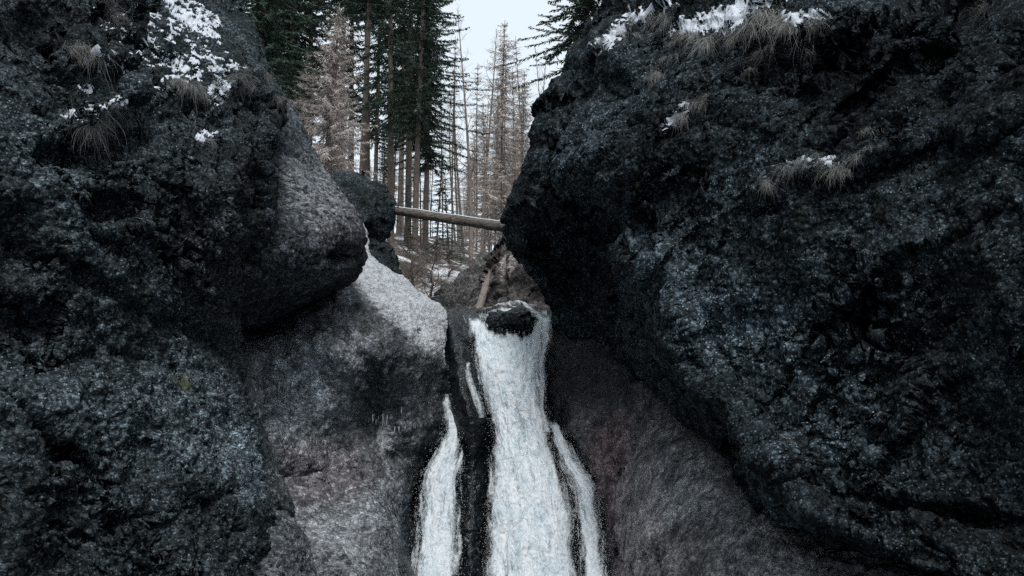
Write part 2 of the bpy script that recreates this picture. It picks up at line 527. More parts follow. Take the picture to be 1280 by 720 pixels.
class Loft:
    def __init__(self, rows, nu, nv, side, back=BACK, pre=(), backlen=14.0, bscale=1.0, both=False, vden=None):
        """rows: list of (py, [(px, Y) or (px, py, Y), ...]) from the hidden side to the outline; side -1: the rock lies left of its outline"""
        C = []
        pys = []
        for py, pts in rows:
            W, q = [], []
            for p in pts:
                px, yy, Y = (p[0], py, p[1]) if len(p) == 2 else p
                W.append(at(px, yy, Y))
                q.append(px)
            step = [0.0]
            for a, b in zip(q[:-1], q[1:]):
                lo, hi = min(a, b), max(a, b)
                vis = max(0, min(hi, 1290) - max(lo, -10))
                step.append(max(vis + 0.18 * (hi - lo - vis), 4.0))
            W = [np.array(v) for v in W]

            def turn(end, sgn):
                e = W[end]
                r = e[0] / e[1]
                return [e + np.array([sgn * a * bscale + r * b * bscale, b * bscale, 0.0]) for a, b in back]
            W2 = W + turn(-1, side)
            step2 = step + [backlen] * len(back)
            if both:
                W2 = turn(0, -side)[::-1] + W2
                step2 = [0.0] + [backlen] * len(back) + step2[1:]
            for wp in pre:
                W2 = [np.array([wp[0], wp[1], W[0][2] * wp[2] + wp[3]])] + W2
                step2 = [0.0, 40.0] + step2[1:]
            T = np.cumsum(step2)
            T = T / T[-1]
            C.append(hermite(np.linspace(0, 1, nu), T, np.array(W2)))
            pys.append(py)
        C = np.array(C)
        pys = np.array(pys, float)
        dens = np.where((pys[:-1] >= -20) & (pys[1:] <= 745), 1.0, 0.22) if vden is None else np.asarray(vden)
        cum = np.concatenate([[0], np.cumsum(np.diff(pys) * dens)])
        tv = np.interp(np.linspace(0, cum[-1], nv), cum, pys)
        self.P = hermite(tv, pys, C)
        self.nu, self.nv = nu, nv
        self.normals()
        self.px, self.py, self.dep = project(self.P)
        self.attrs = {k: np.zeros((nv, nu)) for k in ('frost', 'wet', 'tint', 'pale')}

    def normals(self):
        P = self.P
        du = np.gradient(P, axis=1)
        dv = np.gradient(P, axis=0)
        n = np.cross(du, dv)
        n /= np.linalg.norm(n, axis=-1, keepdims=True) + 1e-9
        c = self.nu // 2
        view = np.array([0, 0, CAMZ]) - P
        if not hasattr(self, 'sgn'):
            self.sgn = 1.0 if (n * view).sum(-1)[:, self.nu // 6: self.nu * 3 // 5].mean() > 0 else -1.0
        self.N = n * self.sgn

    def push(self, d):
        self.P = self.P + self.N * np.asarray(d).reshape(self.nv, self.nu, 1)

    def rough(self, seed, big=0.25, mid=0.09, small=0.03, peb=0.02, psize=0.11, aniso=(1, 1, 1), bigf=0.55, ridge=0.0):
        Q = (self.P * np.array(aniso)).reshape(-1, 3)
        wv = np.stack([perlin(Q * 0.9 + 31.7 * k, seed + 50 + k) for k in range(3)], -1) * 0.25
        Q = Q + wv
        d = big * fbm(Q, bigf, 3, 0.5, seed)
        d += mid * fbm(Q, bigf * 4.2, 3, 0.55, seed + 11)
        if ridge:
            d += ridge * fbm(Q, bigf * 2.2, 4, 0.55, seed + 23, True)
        self.push(d - d.mean())
        self.normals()
        Q = (self.P * np.array(aniso)).reshape(-1, 3)
        d = small * fbm(Q, 8.0, 3, 0.75, seed + 31)
        if peb:
            f1, r1 = worley(Q, 1.0 / psize, seed + 41)
            d += peb * (1 - np.clip(f1 / 0.75, 0, 1) ** 2) * (0.3 + 1.2 * r1)
        self.push(d - d.mean())
        self.normals()
        self.px, self.py, self.dep = project(self.P)

    def strata(self, along, across, amp, freq, seed):
        t = np.array(along, float)
        t /= np.linalg.norm(t)
        c = np.array(across, float)
        c -= t * (c @ t)
        c /= np.linalg.norm(c)
        b = np.cross(t, c)
        P = self.P.reshape(-1, 3)
        w = 0.35 * fbm(P, 0.5, 2, 0.5, seed + 3)
        Q = np.stack([P @ t * 0.16, P @ c + w, P @ b * 0.3], -1)
        d = fbm(Q, freq, 4, 0.55, seed, True) - 0.5
        k = 0.35 + 0.65 * sstep(-0.3, 0.4, fbm(P, 0.4, 2, 0.5, seed + 7))
        self.push(amp * (d - d.mean()) * k)
        self.normals()

    def facets(self, size, tilt, step, seed, basis=None, stretch=(1, 1, 1)):
        """joint blocks: every cell is a tilted plane of its own, set a little in or out"""
        P = self.P.reshape(-1, 3)
        B = np.eye(3) if basis is None else np.array(basis, float)
        B = B / np.linalg.norm(B, axis=1, keepdims=True)
        Q = (P @ B.T) * np.array(stretch) / size
        Q = Q + 0.22 * np.stack([fbm(P, 1.1 / size, 3, 0.55, seed + 60 + k) for k in range(3)], -1)
        i = np.floor(Q).astype(np.int64)
        best = np.full(len(Q), 9.0)
        d = np.zeros(len(Q))
        for dx in (-1, 0, 1):
            for dy in (-1, 0, 1):
                for dz in (-1, 0, 1):
                    cx, cy, cz = i[:, 0] + dx, i[:, 1] + dy, i[:, 2] + dz
                    h = _hash(cx, cy, cz, seed)
                    ox = cx + (h & 1023) / 1023.0 - Q[:, 0]
                    oy = cy + ((h >> 10) & 1023) / 1023.0 - Q[:, 1]
                    oz = cz + ((h >> 20) & 1023) / 1023.0 - Q[:, 2]
                    r2 = ox * ox + oy * oy + oz * oz
                    g = _G[(h >> 7) & 255]
                    val = tilt * size * (ox * g[:, 0] + oy * g[:, 1] + oz * g[:, 2]) + step * (((h >> 5) & 255) / 127.5 - 1)
                    m = r2 < best
                    best = np.where(m, r2, best)
                    d = np.where(m, val, d)
        self.push(d)
        self.normals()

    def cracks(self, n, box, ang, seed, width=(2.0, 4.0), depth=(0.04, 0.10), length=(60, 200)):
        r = np.random.default_rng(seed)
        for q in range(n):
            x, y = r.uniform(box[0], box[2]), r.uniform(box[1], box[3])
            a = radians(ang + r.normal(0, 16))
            L = r.uniform(*length)
            pts = [(x, y)]
            for k in range(7):
                a += r.normal(0, 0.22)
                x, y = x + cos(a) * L / 7, y + sin(a) * L / 7
                pts.append((x, y))
            self.groove(pts, r.uniform(*width), r.uniform(*depth))

    def groove(self, pts, width, depth):
        dist, _ = line_dist(self.px, self.py, pts)
        if not hasattr(self, 'wob'):
            self.wob = 1 + 0.5 * fbm(self.P, 3.0, 3, 0.6, 77).reshape(self.nv, self.nu)
        wob = self.wob
        self.push(-depth * np.exp(-(dist / (width * np.clip(wob, 0.3, 2))) ** 2))
        self.normals()

    def ledge(self, pts, width, out, under=0.5):
        """a shelf along a line: the rock below it swells out with a sharp upper edge, then is cut under"""
        dist, s = line_dist(self.px, self.py, pts)
        s = s + 8 * fbm(self.P, 2.5, 3, 0.6, 91).reshape(self.nv, self.nu)
        endf = np.exp(-(np.maximum(dist - np.abs(s), 0) / width) ** 2)
        lo = np.where(s > 0, np.exp(-(s / width) ** 2), np.exp(-(s / (width * 0.35)) ** 2))
        cut = np.exp(-((s - 2.4 * width) / (0.9 * width)) ** 2)
        self.push(out * endf * (lo - under * cut))
        self.normals()

    def build(self, name, mat, parent=None):
        V = self.P.reshape(-1, 3)
        Fc = grid_faces(self.nv, self.nu)
        if self.sgn < 0:
            Fc = Fc[:, ::-1]
        me = mesh_np(name, V, Fc, mat, True, self.attrs)
        self.px, self.py, self.dep = project(self.P)
        return obj(name, me, parent)

    def pick(self, px, py, r=5.0):
        m = (self.px - px) ** 2 + (self.py - py) ** 2
        cand = np.where(m < r * r, self.dep, 1e9)
        if cand.min() > 1e8:
            k = np.argmin(m)
        else:
            k = np.argmin(cand)
        i, j = np.unravel_index(k, m.shape)
        return self.P[i, j], self.N[i, j]


# --- right cliff: the great overhanging mass
rows = [
    (-420, [(1900, 6.5), (1500, 9.5), (1280, 12), (1100, 14), (950, 15.5), (860, 16.8)]),
    (-250, [(1900, 5.5), (1500, 8.3), (1280, 10.6), (1100, 12.4), (950, 14.3), (850, 15.8)]),
    (-120, [(1900, 5.0), (1500, 7.7), (1280, 9.8), (1100, 11.8), (940, 13.8), (830, 15.2), (802, 15.9)]),
    (-30, [(1900, 4.6), (1500, 7.2), (1280, 9.0), (1100, 11.2), (940, 13.0), (830, 14.4), (777, 15.3)]),
    (30, [(1900, 4.3), (1500, 6.9), (1280, 8.6), (1120, 9.9), (980, 11.2), (860, 12.9), (770, 14.3), (741, 15.1)]),
    (85, [(1900, 4.2), (1500, 6.7), (1280, 8.3), (1120, 9.4), (980, 10.6), (860, 11.9), (750, 13.4), (703, 14.9)]),
    (120, [(1900, 4.2), (1500, 6.6), (1280, 8.2), (1120, 9.2), (980, 10.4), (860, 11.6), (740, 13.1), (676, 14.8)]),
    (160, [(1900, 4.1), (1500, 6.5), (1280, 8.0), (1120, 9.1), (980, 10.2), (860, 11.4), (740, 12.9), (660, 14.7)]),
    (210, [(1900, 4.1), (1500, 6.4), (1280, 7.9), (1120, 9.0), (980, 10.1), (860, 11.2), (750, 12.5), (690, 13.6), (652, 14.8)]),
    (250, [(1900, 4.0), (1500, 6.3), (1280, 7.8), (1120, 8.9), (980, 10.0), (860, 11.2), (765, 12.4), (700, 13.7), (655, 14.4), (641, 15.0)]),
    (285, [(1900, 4.0), (1500, 6.3), (1280, 7.8), (1120, 8.9), (980, 10.0), (870, 11.1), (775, 12.3), (742, 13.9), (690, 14.6), (650, 14.6), (633, 15.2)]),
    (320, [(1900, 4.0), (1500, 6.3), (1280, 7.7), (1120, 8.8), (980, 10.0), (875, 11.0), (775, 12.3), (745, 14.4), (695, 15.6), (655, 15.1), (638, 15.5)]),
    (350, [(1900, 4.0), (1500, 6.3), (1280, 7.7), (1120, 8.8), (990, 9.9), (880, 11.0), (787, 12.3), (755, 14.6), (710, 16.0), (680, 15.8), (658, 16.0)]),
    (385, [(1900, 4.0), (1500, 6.3), (1280, 7.7), (1120, 8.8), (1000, 9.8), (890, 10.9), (803, 12.2), (770, 14.7), (730, 16.0), (700, 16.4), (684, 16.6)]),
    (420, [(1900, 4.0), (1500, 6.3), (1280, 7.8), (1140, 8.7), (1010, 9.7), (900, 10.8), (822, 12.0), (792, 14.4), (750, 15.9), (710, 16.5), (690, 16.8)]),
    (460, [(1900, 4.1), (1500, 6.4), (1280, 7.8), (1150, 8.7), (1030, 9.5), (925, 10.5), (852, 11.6), (822, 13.8), (790, 15.5), (750, 16.6), (720, 17.2)]),
    (510, [(1900, 4.1), (1500, 6.4), (1280, 7.8), (1160, 8.6), (1050, 9.3), (955, 10.1), (892, 10.9), (866, 12.8), (840, 14.4), (810, 16), (780, 17)]),
    (560, [(1900, 4.1), (1500, 6.5), (1300, 7.7), (1190, 8.4), (1090, 9.0), (1000, 9.6), (930, 10.2), (905, 12), (880, 13.6), (850, 15.4), (820, 16.4)]),
    (610, [(1900, 4.2), (1500, 6.5), (1320, 7.6), (1220, 8.2), (1120, 8.7), (1030, 9.2), (962, 9.7), (938, 11.2), (910, 12.8), (880, 14.6), (850, 15.8)]),
    (655, [(1900, 4.2), (1550, 6.2), (1360, 7.3), (1260, 7.9), (1170, 8.3), (1090, 8.7), (1022, 9.1), (995, 10.6), (970, 12.2), (940, 14.0), (910, 15.2)]),
    (690, [(1900, 4.2), (1600, 6.0), (1420, 7.0), (1330, 7.5), (1250, 7.8), (1170, 8.1), (1105, 8.5), (1070, 10.0), (1040, 11.6), (1010, 13.4), (980, 14.6)]),
    (730, [(1900, 4.2), (1650, 5.7), (1500, 6.6), (1420, 7.0), (1340, 7.3), (1270, 7.6), (1210, 8.0), (1170, 9.5), (1130, 11.2), (1100, 13), (1070, 14)]),
    (800, [(1900, 4.4), (1700, 5.6), (1600, 6.2), (1540, 6.6), (1480, 7.0), (1430, 7.3), (1390, 7.8), (1350, 9.3), (1300, 11), (1260, 12.4), (1220, 13.4)]),
]
cr = Loft(rows, 560, 520, +1, pre=((5.0, 0.0, 1.0, 0.0), (6.0, -9.0, 1.0, 0.0)))
X, Y = cr.px, cr.py
cr.ledge([(755, 55), (785, 25), (830, 8), (850, 24), (900, 20), (960, 8), (985, 22), (1030, 18)], 22, 0.42, 0.4)
cr.ledge([(828, 175), (845, 148), (880, 122), (905, 130)], 12, 0.16, 0.5)
cr.ledge([(955, 238), (985, 208), (1020, 203), (1050, 205), (1130, 172)], 12, 0.18, 0.5)
cr.push(-0.35 * blob(X, Y, 800, 292, 12, 24, -25) - 0.25 * blob(X, Y, 740, 285, 30, 18))
cr.push(-0.08 * blob(X, Y, 1110, 355, 12, 9) - 0.12 * blob(X, Y, 980, 105, 70, 20))
cr.groove([(1280, 655), (1200, 640), (1100, 625), (1010, 600)], 9, 0.16)
cr.groove([(1280, 60), (1180, 110), (1110, 180)], 14, 0.12)
cr.groove([(700, 80), (690, 130), (672, 180), (680, 230)], 10, 0.12)
cr.strata((-0.85, 0.2, -0.38), (-0.3, 0, 0.9), 0.07, 1.1, 105)
cr.facets(1.3, 0.14, 0.05, 108, ((-0.85, 0.2, -0.38), (-0.38, 0, 0.85), (0, 1, 0)), (0.45, 1.2, 0.6))
cr.facets(0.45, 0.10, 0.012, 109, ((-0.85, 0.2, -0.38), (-0.38, 0, 0.85), (0, 1, 0)), (0.6, 1.2, 0.8))
cr.cracks(12, (860, 60, 1280, 640), 155, 106)
cr.cracks(5, (690, 80, 860, 330), 110, 107)
cr.rough(101, big=0.15, mid=0.045, small=0.020, peb=0.018, psize=0.06, ridge=0.03)
X, Y = cr.px, cr.py
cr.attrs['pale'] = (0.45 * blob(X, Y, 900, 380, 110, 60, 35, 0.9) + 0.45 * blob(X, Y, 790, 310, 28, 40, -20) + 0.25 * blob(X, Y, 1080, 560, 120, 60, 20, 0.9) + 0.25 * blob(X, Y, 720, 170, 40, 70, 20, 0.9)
                    + 0.4 * blob(X, Y, 980, 640, 50, 25, 35) - 0.6 * blob(X, Y, 1160, 90, 170, 85, 0, 0.9) - 0.35 * blob(X, Y, 1250, 300, 60, 120, 0, 0.9) - 0.5 * blob(X, Y, 1220, 650, 110, 50, 10, 0.9)  # negative blobs at right: shade of frame edge and corners painted into the rock
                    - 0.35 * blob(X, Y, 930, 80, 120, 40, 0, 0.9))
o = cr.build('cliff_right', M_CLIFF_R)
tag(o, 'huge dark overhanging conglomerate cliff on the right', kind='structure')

# --- left cliff
rows = [
    (-460, [(-500, 5.2), (-250, 8.0), (0, 11.2), (120, 14.5), (160, 16)]),
    (-260, [(-500, 4.8), (-250, 7.2), (0, 10.2), (130, 13.4), (205, 15.2)]),
    (-120, [(-500, 4.5), (-250, 6.6), (0, 9.2), (110, 11.4), (200, 13.6), (250, 14.8)]),
    (0, [(-500, 4.2), (-250, 6.1), (0, 8.4), (100, 9.9), (200, 12.0), (265, 13.2), (292, 14)]),
    (60, [(-500, 4.1), (-250, 5.9), (0, 7.9), (100, 9.1), (200, 10.8), (285, 12), (322, 12.9)]),
    (130, [(-500, 4.0), (-250, 5.7), (0, 7.4), (100, 8.4), (200, 9.5), (280, 10.7), (330, 11.7), (350, 12.6)]),
    (200, [(-500, 4.0), (-250, 5.6), (0, 7.2), (100, 8.0), (200, 8.9), (280, 9.9), (325, 10.7), (336, 11.5)]),
    (290, [(-500, 3.9), (-250, 5.5), (0, 7.0), (100, 7.8), (200, 8.7), (275, 9.7), (312, 10.5), (322, 11.3)]),
    (360, [(-500, 3.9), (-250, 5.5), (0, 7.0), (100, 7.8), (200, 8.8), (260, 9.8), (292, 10.6), (302, 11.3)]),
    (420, [(-500, 3.9), (-250, 5.5), (0, 7.1), (100, 8.0), (200, 9.2), (250, 10.0), (280, 10.8), (294, 11.6)]),
    (455, [(-500, 3.8), (-250, 5.4), (0, 6.9), (100, 7.8), (200, 9.1), (255, 9.9), (285, 10.7), (300, 11.6)]),
    (500, [(-500, 3.8), (-250, 5.3), (0, 6.6), (100, 7.5), (200, 8.8), (260, 9.7), (292, 10.5), (305, 11.3)]),
    (545, [(-500, 3.7), (-250, 5.2), (0, 6.5), (100, 7.3), (200, 8.5), (265, 9.5), (298, 10.3), (313, 11.0)]),
    (600, [(-500, 3.6), (-250, 5.1), (0, 6.3), (100, 7.1), (200, 8.2), (270, 9.1), (308, 9.8), (320, 10.5)]),
    (660, [(-500, 3.6), (-250, 5.0), (0, 6.1), (100, 6.9), (200, 7.9), (270, 8.8), (310, 9.4), (322, 10.1)]),
    (720, [(-500, 3.5), (-250, 4.9), (0, 6.0), (100, 6.7), (200, 7.6), (275, 8.6), (310, 9.2), (322, 9.8)]),
    (800, [(-500, 3.5), (-250, 4.8), (0, 5.8), (100, 6.5), (200, 7.3), (280, 8.2), (318, 8.9), (332, 9.5)]),
]
cl = Loft(rows, 470, 520, -1, pre=((-4.6, 0.0, 1.0, 0.0), (-5.6, -9.0, 1.0, 0.0)))
X, Y = cl.px, cl.py
cl.ledge([(95, 150), (130, 145), (160, 128)], 16, 0.30, 0.8)
cl.ledge([(95, 62), (130, 75), (160, 70), (215, 72), (255, 90)], 14, 0.18, 0.6)
cl.ledge([(205, 112), (245, 105), (275, 120), (305, 100)], 12, 0.16, 0.6)
cl.ledge([(120, 14), (150, 22)], 16, 0.30, 0.8)
cl.push(0.28 * blob(X, Y, 142, 24, 16, 26) - 0.18 * blob(X, Y, 70, 40, 55, 30) - 0.3 * blob(X, Y, 30, 300, 40, 45) - 0.25 * blob(X, Y, 150, 260, 30, 18))
for pts, w, d in (([(0, 425), (45, 462), (85, 452), (130, 440), (190, 455), (215, 480)], 7, 0.22),
                  ([(62, 450), (52, 490), (42, 530)], 5, 0.16), ([(95, 470), (110, 520), (125, 545)], 4, 0.10),
                  ([(185, 520), (165, 555)], 6, 0.18), ([(265, 520), (262, 580)], 6, 0.14),
                  ([(310, 90), (300, 180), (312, 260), (290, 330), (285, 395)], 8, 0.15),
                  ([(330, 130), (318, 200), (322, 260)], 5, 0.12), ([(0, 640), (90, 600), (150, 610)], 7, 0.09),
                  ([(150, 660), (230, 640), (330, 600)], 8, 0.08), ([(0, 250), (60, 300), (150, 380), (240, 420)], 12, 0.14)):
    cl.groove(pts, w * 0.9, d * 0.6)
cl.strata((0.72, 0.25, -0.62), (0.62, 0, 0.75), 0.11, 0.9, 215)
cl.facets(1.5, 0.10, 0.045, 218, ((0.72, 0.25, -0.62), (0.62, 0, 0.75), (0, 1, 0)), (0.4, 1.2, 0.6))
cl.facets(0.42, 0.07, 0.010, 219, ((0.72, 0.25, -0.62), (0.62, 0, 0.75), (0, 1, 0)), (0.6, 1.2, 0.8))
cl.cracks(12, (0, 120, 260, 700), 35, 216)
cl.cracks(6, (180, 60, 330, 420), 80, 217)
cl.rough(211, big=0.12, mid=0.060, small=0.026, peb=0.016, psize=0.065, ridge=0.03, aniso=(1, 1, 1.3))
cl.attrs['tint'] = 0.3 * blob(cl.px, cl.py, 290, 330, 60, 120)
X, Y = cl.px, cl.py
cl.attrs['pale'] = (0.5 * blob(X, Y, 262, 530, 95, 48, 58, 0.7) + 0.35 * blob(X, Y, 50, 205, 60, 50, 20, 0.9) + 0.35 * blob(X, Y, 120, 520, 90, 40, 15, 0.9) + 0.6 * blob(X, Y, 318, 590, 26, 50, -20, 0.8) - 0.3 * blob(X, Y, 250, 670, 80, 50, 0, 0.9)
                    + 0.3 * blob(X, Y, 120, 300, 70, 30, 30, 0.9) + 0.3 * blob(X, Y, 200, 650, 90, 50, 20, 0.9) - 0.5 * blob(X, Y, 70, 40, 80, 40, 0, 0.9) - 0.4 * blob(X, Y, 30, 370, 60, 50, 0, 0.9)
                    - 0.3 * blob(X, Y, 190, 270, 60, 40, 0, 0.9) - 0.3 * blob(X, Y, 315, 210, 20, 90, 0, 0.9))
o = cl.build('cliff_left', M_CLIFF_L)
tag(o, 'dark craggy rock cliff filling the left of the gorge', kind='structure')

# --- pale boulder bulging behind the left cliff
rows = [
    (60, [(280, 15.2), (300, 15.4), (312, 15.8), (318, 16.2)]),
    (100, [(280, 13.6), (310, 13.8), (332, 14.2), (344, 14.9)]),
    (150, [(270, 12.6), (320, 12.8), (355, 13.3), (376, 14.2)]),
    (200, [(270, 12.0), (325, 12.2), (375, 12.8), (404, 13.9)]),
    (250, [(260, 11.6), (330, 11.8), (390, 12.3), (420, 12.9), (434, 13.8)]),
    (290, [(260, 11.3), (330, 11.5), (395, 12.0), (435, 12.7), (450, 13.6)]),
    (320, [(260, 11.3), (330, 11.5), (390, 11.9), (432, 12.6), (450, 13.5)]),
    (342, [(260, 11.5), (330, 11.7), (385, 12.1), (422, 12.7), (440, 13.6)]),
    (360, [(260, 12.0), (325, 12.2), (370, 12.7), (400, 13.4), (418, 14.3)]),
    (385, [(255, 12.6), (315, 12.9), (350, 13.6), (375, 14.4), (392, 15.2)]),
    (415, [(250, 13.2), (300, 13.6), (330, 14.4), (352, 15.2), (365, 15.8)]),
]
rows = [(py, [(p[0][0] - 70, p[0][1] + 0.3)] + p) for py, p in rows]
pb = Loft(rows, 190, 230, -1, bscale=0.7, backlen=18)
X, Y = pb.px, pb.py
pb.groove([(315, 330), (335, 345), (348, 352)], 4, 0.10)
pb.groove([(300, 300), (340, 240), (350, 190)], 8, 0.05)
pb.push(-0.25 * blob(X, Y, 428, 322, 16, 10, -20))
pb.strata((0.55, 0.3, -0.75), (0.7, 0, 0.6), 0.05, 1.4, 305)
pb.facets(0.7, 0.03, 0.008, 308, ((0.6, 0.25, -0.7), (0.7, 0, 0.6), (0, 1, 0)), (0.4, 1.2, 0.6))
pb.rough(307, big=0.12, mid=0.05, small=0.018, peb=0.014, psize=0.07, aniso=(1, 1, 1.2))
pb.attrs['frost'] = 0.30 * blob(pb.px, pb.py, 400, 240, 60, 50, 50) + 0.18
pb.attrs['tint'] = 0.35 * blob(pb.px, pb.py, 430, 270, 40, 60)
o = pb.build('boulder', M_PALE)
tag(o, 'pale grey rounded boulder bulging from behind the dark left cliff', 'boulder', 'gorge boulders')

# --- slab and stained wall left of the water
rows = [
    (285, [(360, 17.2), (410, 17.3), (440, 17.5), (448, 18.0)]),
    (310, [(350, 16.4), (420, 16.3), (452, 16.6), (464, 17.2)]),
    (340, [(330, 15.3), (400, 15.2), (445, 15.3), (475, 15.9), (490, 16.7)]),
    (365, [(320, 14.8), (390, 14.4), (440, 14.4), (485, 15.1), (519, 16.5)]),
    (390, [(310, 14.5), (380, 14.0), (440, 13.9), (500, 14.5), (535, 15.4), (550, 16.3)]),
    (415, [(300, 14.4), (370, 13.8), (430, 13.6), (490, 13.9), (540, 14.8), (557, 15.8)]),
    (440, [(300, 12.3), (345, 13.1), (370, 13.3), (430, 13.3), (500, 13.8), (543, 14.5), (558, 15.4)]),
    (465, [(300, 12.0), (345, 13.1), (370, 13.4), (430, 13.4), (500, 13.9), (540, 14.5), (556, 15.4)]),
    (500, [(300, 11.9), (345, 13.2), (410, 13.6), (480, 14.1), (530, 14.7), (554, 15.6)]),
    (545, [(290, 11.8), (345, 13.1), (410, 13.9), (480, 14.3), (525, 14.8), (550, 15.6)]),
    (575, [(290, 11.8), (345, 13.0), (410, 13.8), (470, 14.0), (512, 14.7), (538, 15.4)]),
    (605, [(300, 12.5), (350, 13.2), (410, 13.5), (465, 13.7), (500, 14.2), (522, 14.9)]),
    (660, [(310, 11.6), (360, 12.2), (420, 12.6), (465, 12.9), (492, 13.5), (512, 14.4)]),
    (720, [(320, 10.7), (370, 11.3), (430, 11.8), (470, 12.2), (495, 12.9), (510, 13.9)]),
    (800, [(320, 9.8), (370, 10.3), (430, 10.8), (480, 11.4), (505, 12.1), (515, 13.0)]),
]
rows = [(py, [(p[0][0] - 130, p[0][1] + 0.4)] + p) for py, p in rows]
sl = Loft(rows, 270, 400, -1, bscale=0.55, backlen=14)
X, Y = sl.px, sl.py
sl.groove([(352, 440), (340, 500), (334, 540)], 8, 0.25)
sl.groove([(430, 420), (470, 470), (480, 540), (500, 570)], 9, 0.14)
sl.groove([(350, 600), (400, 588), (450, 590)], 8, 0.10)
sl.strata((0.6, 0.2, -0.7), (0.7, 0, 0.6), 0.05, 1.3, 405)
sl.facets(0.8, 0.03, 0.006, 408, ((0.6, 0.25, -0.7), (0.7, 0, 0.6), (0, 1, 0)), (0.4, 1.2, 0.6))
sl.rough(401, big=0.14, mid=0.06, small=0.016, peb=0.012, psize=0.07)
X, Y = sl.px, sl.py
edge = np.interp(X, [360, 430, 480, 530, 560], [300, 345, 398, 440, 460])
fr = sstep(26, -22, Y - edge) * sstep(400, 440, X)
sl.attrs['frost'] = 0.62 * blob(X, Y, 484, 540, 12, 30, -8) + 0.4 * blob(X, Y, 470, 560, 10, 20) + 0.76 * fr + 0.25 * blob(X, Y, 420, 670, 70, 60) + 0.18 * sstep(590, 640, Y) * sstep(500, 470, X)
sl.attrs['wet'] = np.clip(0.9 * sstep(0, 20, X - np.interp(Y, [440, 520, 570, 620, 720], [545, 535, 500, 492, 488])) * sstep(430, 470, Y)
                          + 0.62 * blob(X, Y, 480, 490, 36, 80, 10) + 0.35 * blob(X, Y, 390, 440, 60, 30) + 0.3 * blob(X, Y, 335, 490, 10, 50), 0, 1)
sl.attrs['pale'] = 0.55 * blob(X, Y, 385, 500, 55, 80, 0, 0.8) + 0.3 * blob(X, Y, 420, 660, 70, 50, 0, 0.9)  # first blob lightens the wall under the overhang: light put into the colour
sl.attrs['tint'] = 0.5 * blob(X, Y, 400, 590, 60, 40)
o = sl.build('rock_slab', M_SLAB)
tag(o, 'slanting frost-dusted slab with a stained wall below, left of the narrow stream', 'rock', 'gorge boulders')

# --- low lobes at the foot of the left cliff
rows = [
    (520, [(290, 12.2), (308, 12.3), (318, 12.7)]),
    (545, [(285, 11.4), (315, 11.5), (334, 12.1)]),
    (580, [(280, 10.9), (325, 11.1), (347, 11.8)]),
    (620, [(280, 10.4), (335, 10.7), (362, 11.5)]),
    (645, [(280, 10.3), (335, 10.7), (364, 11.4)]),
    (665, [(285, 10.4), (330, 10.9), (356, 11.7)]),
    (700, [(290, 10.8), (325, 11.4), (345, 12.2)]),
]
lb = Loft(rows, 80, 110, -1, bscale=0.35, backlen=12)
lb.rough(433, big=0.06, mid=0.04, small=0.018, peb=0.014, psize=0.08)
lb.attrs['frost'] = 0.4 * blob(lb.px, lb.py, 350, 600, 25, 40)
tag(lb.build('boulder', M_PALE), 'grey wedge-shaped rock at the foot of the dark left cliff', 'boulder', 'gorge boulders')
rows = [
    (635, [(310, 10.4), (340, 10.5), (356, 11.0)]),
    (655, [(310, 9.9), (350, 10.1), (374, 10.8)]),
    (690, [(310, 9.5), (355, 9.8), (390, 10.6)]),
    (730, [(310, 9.2), (360, 9.5), (398, 10.4)]),
    (800, [(310, 9.0), (360, 9.3), (402, 10.2)]),
]
lb2 = Loft(rows, 80, 90, -1, bscale=0.35, backlen=12)
lb2.rough(441, big=0.06, mid=0.04, small=0.018, peb=0.014, psize=0.08)
lb2.attrs['frost'] = 0.42 + 0 * lb2.px
tag(lb2.build('boulder', M_PALE), 'pale frosted rock lobe at the bottom edge beside the left cliff', 'boulder', 'gorge boulders')

# --- dark boulder that carries the log
rows = [
    (214, [(380, 21.6), (420, 21.5), (446, 21.7), (456, 22.2)]),
    (228, [(370, 20.8), (420, 20.6), (455, 20.9), (470, 21.7)]),
    (250, [(370, 20.3), (420, 20.1), (462, 20.4), (483, 21.3)]),
    (275, [(370, 20.1), (420, 19.9), (466, 20.2), (490, 21.2)]),
    (295, [(370, 20.1), (420, 19.9), (464, 20.2), (489, 21.2)]),
    (315, [(370, 19.9), (420, 19.8), (462, 20.2), (494, 21.3)]),
    (345, [(370, 19.5), (430, 19.4), (475, 19.9), (504, 21.1)]),
    (380, [(370, 19.0), (440, 19.0), (490, 19.6), (516, 20.8)]),
    (420, [(370, 18.6), (440, 18.6), (500, 19.3), (528, 20.4)]),
]
bb = Loft(rows, 100, 130, -1, bscale=0.7, backlen=10)
bb.groove([(400, 262), (440, 285), (488, 302)], 6, 0.25)
bb.facets(0.6, 0.2, 0.04, 510)
bb.rough(509, big=0.16, mid=0.07, small=0.03, peb=0.02, psize=0.12)
bb.attrs['frost'] = 0.16 * sstep(300, 320, bb.py)
tag(bb.build('boulder', M_CLIFF_L), 'dark rounded boulder carrying the left end of the fallen log', 'boulder', 'gorge boulders')

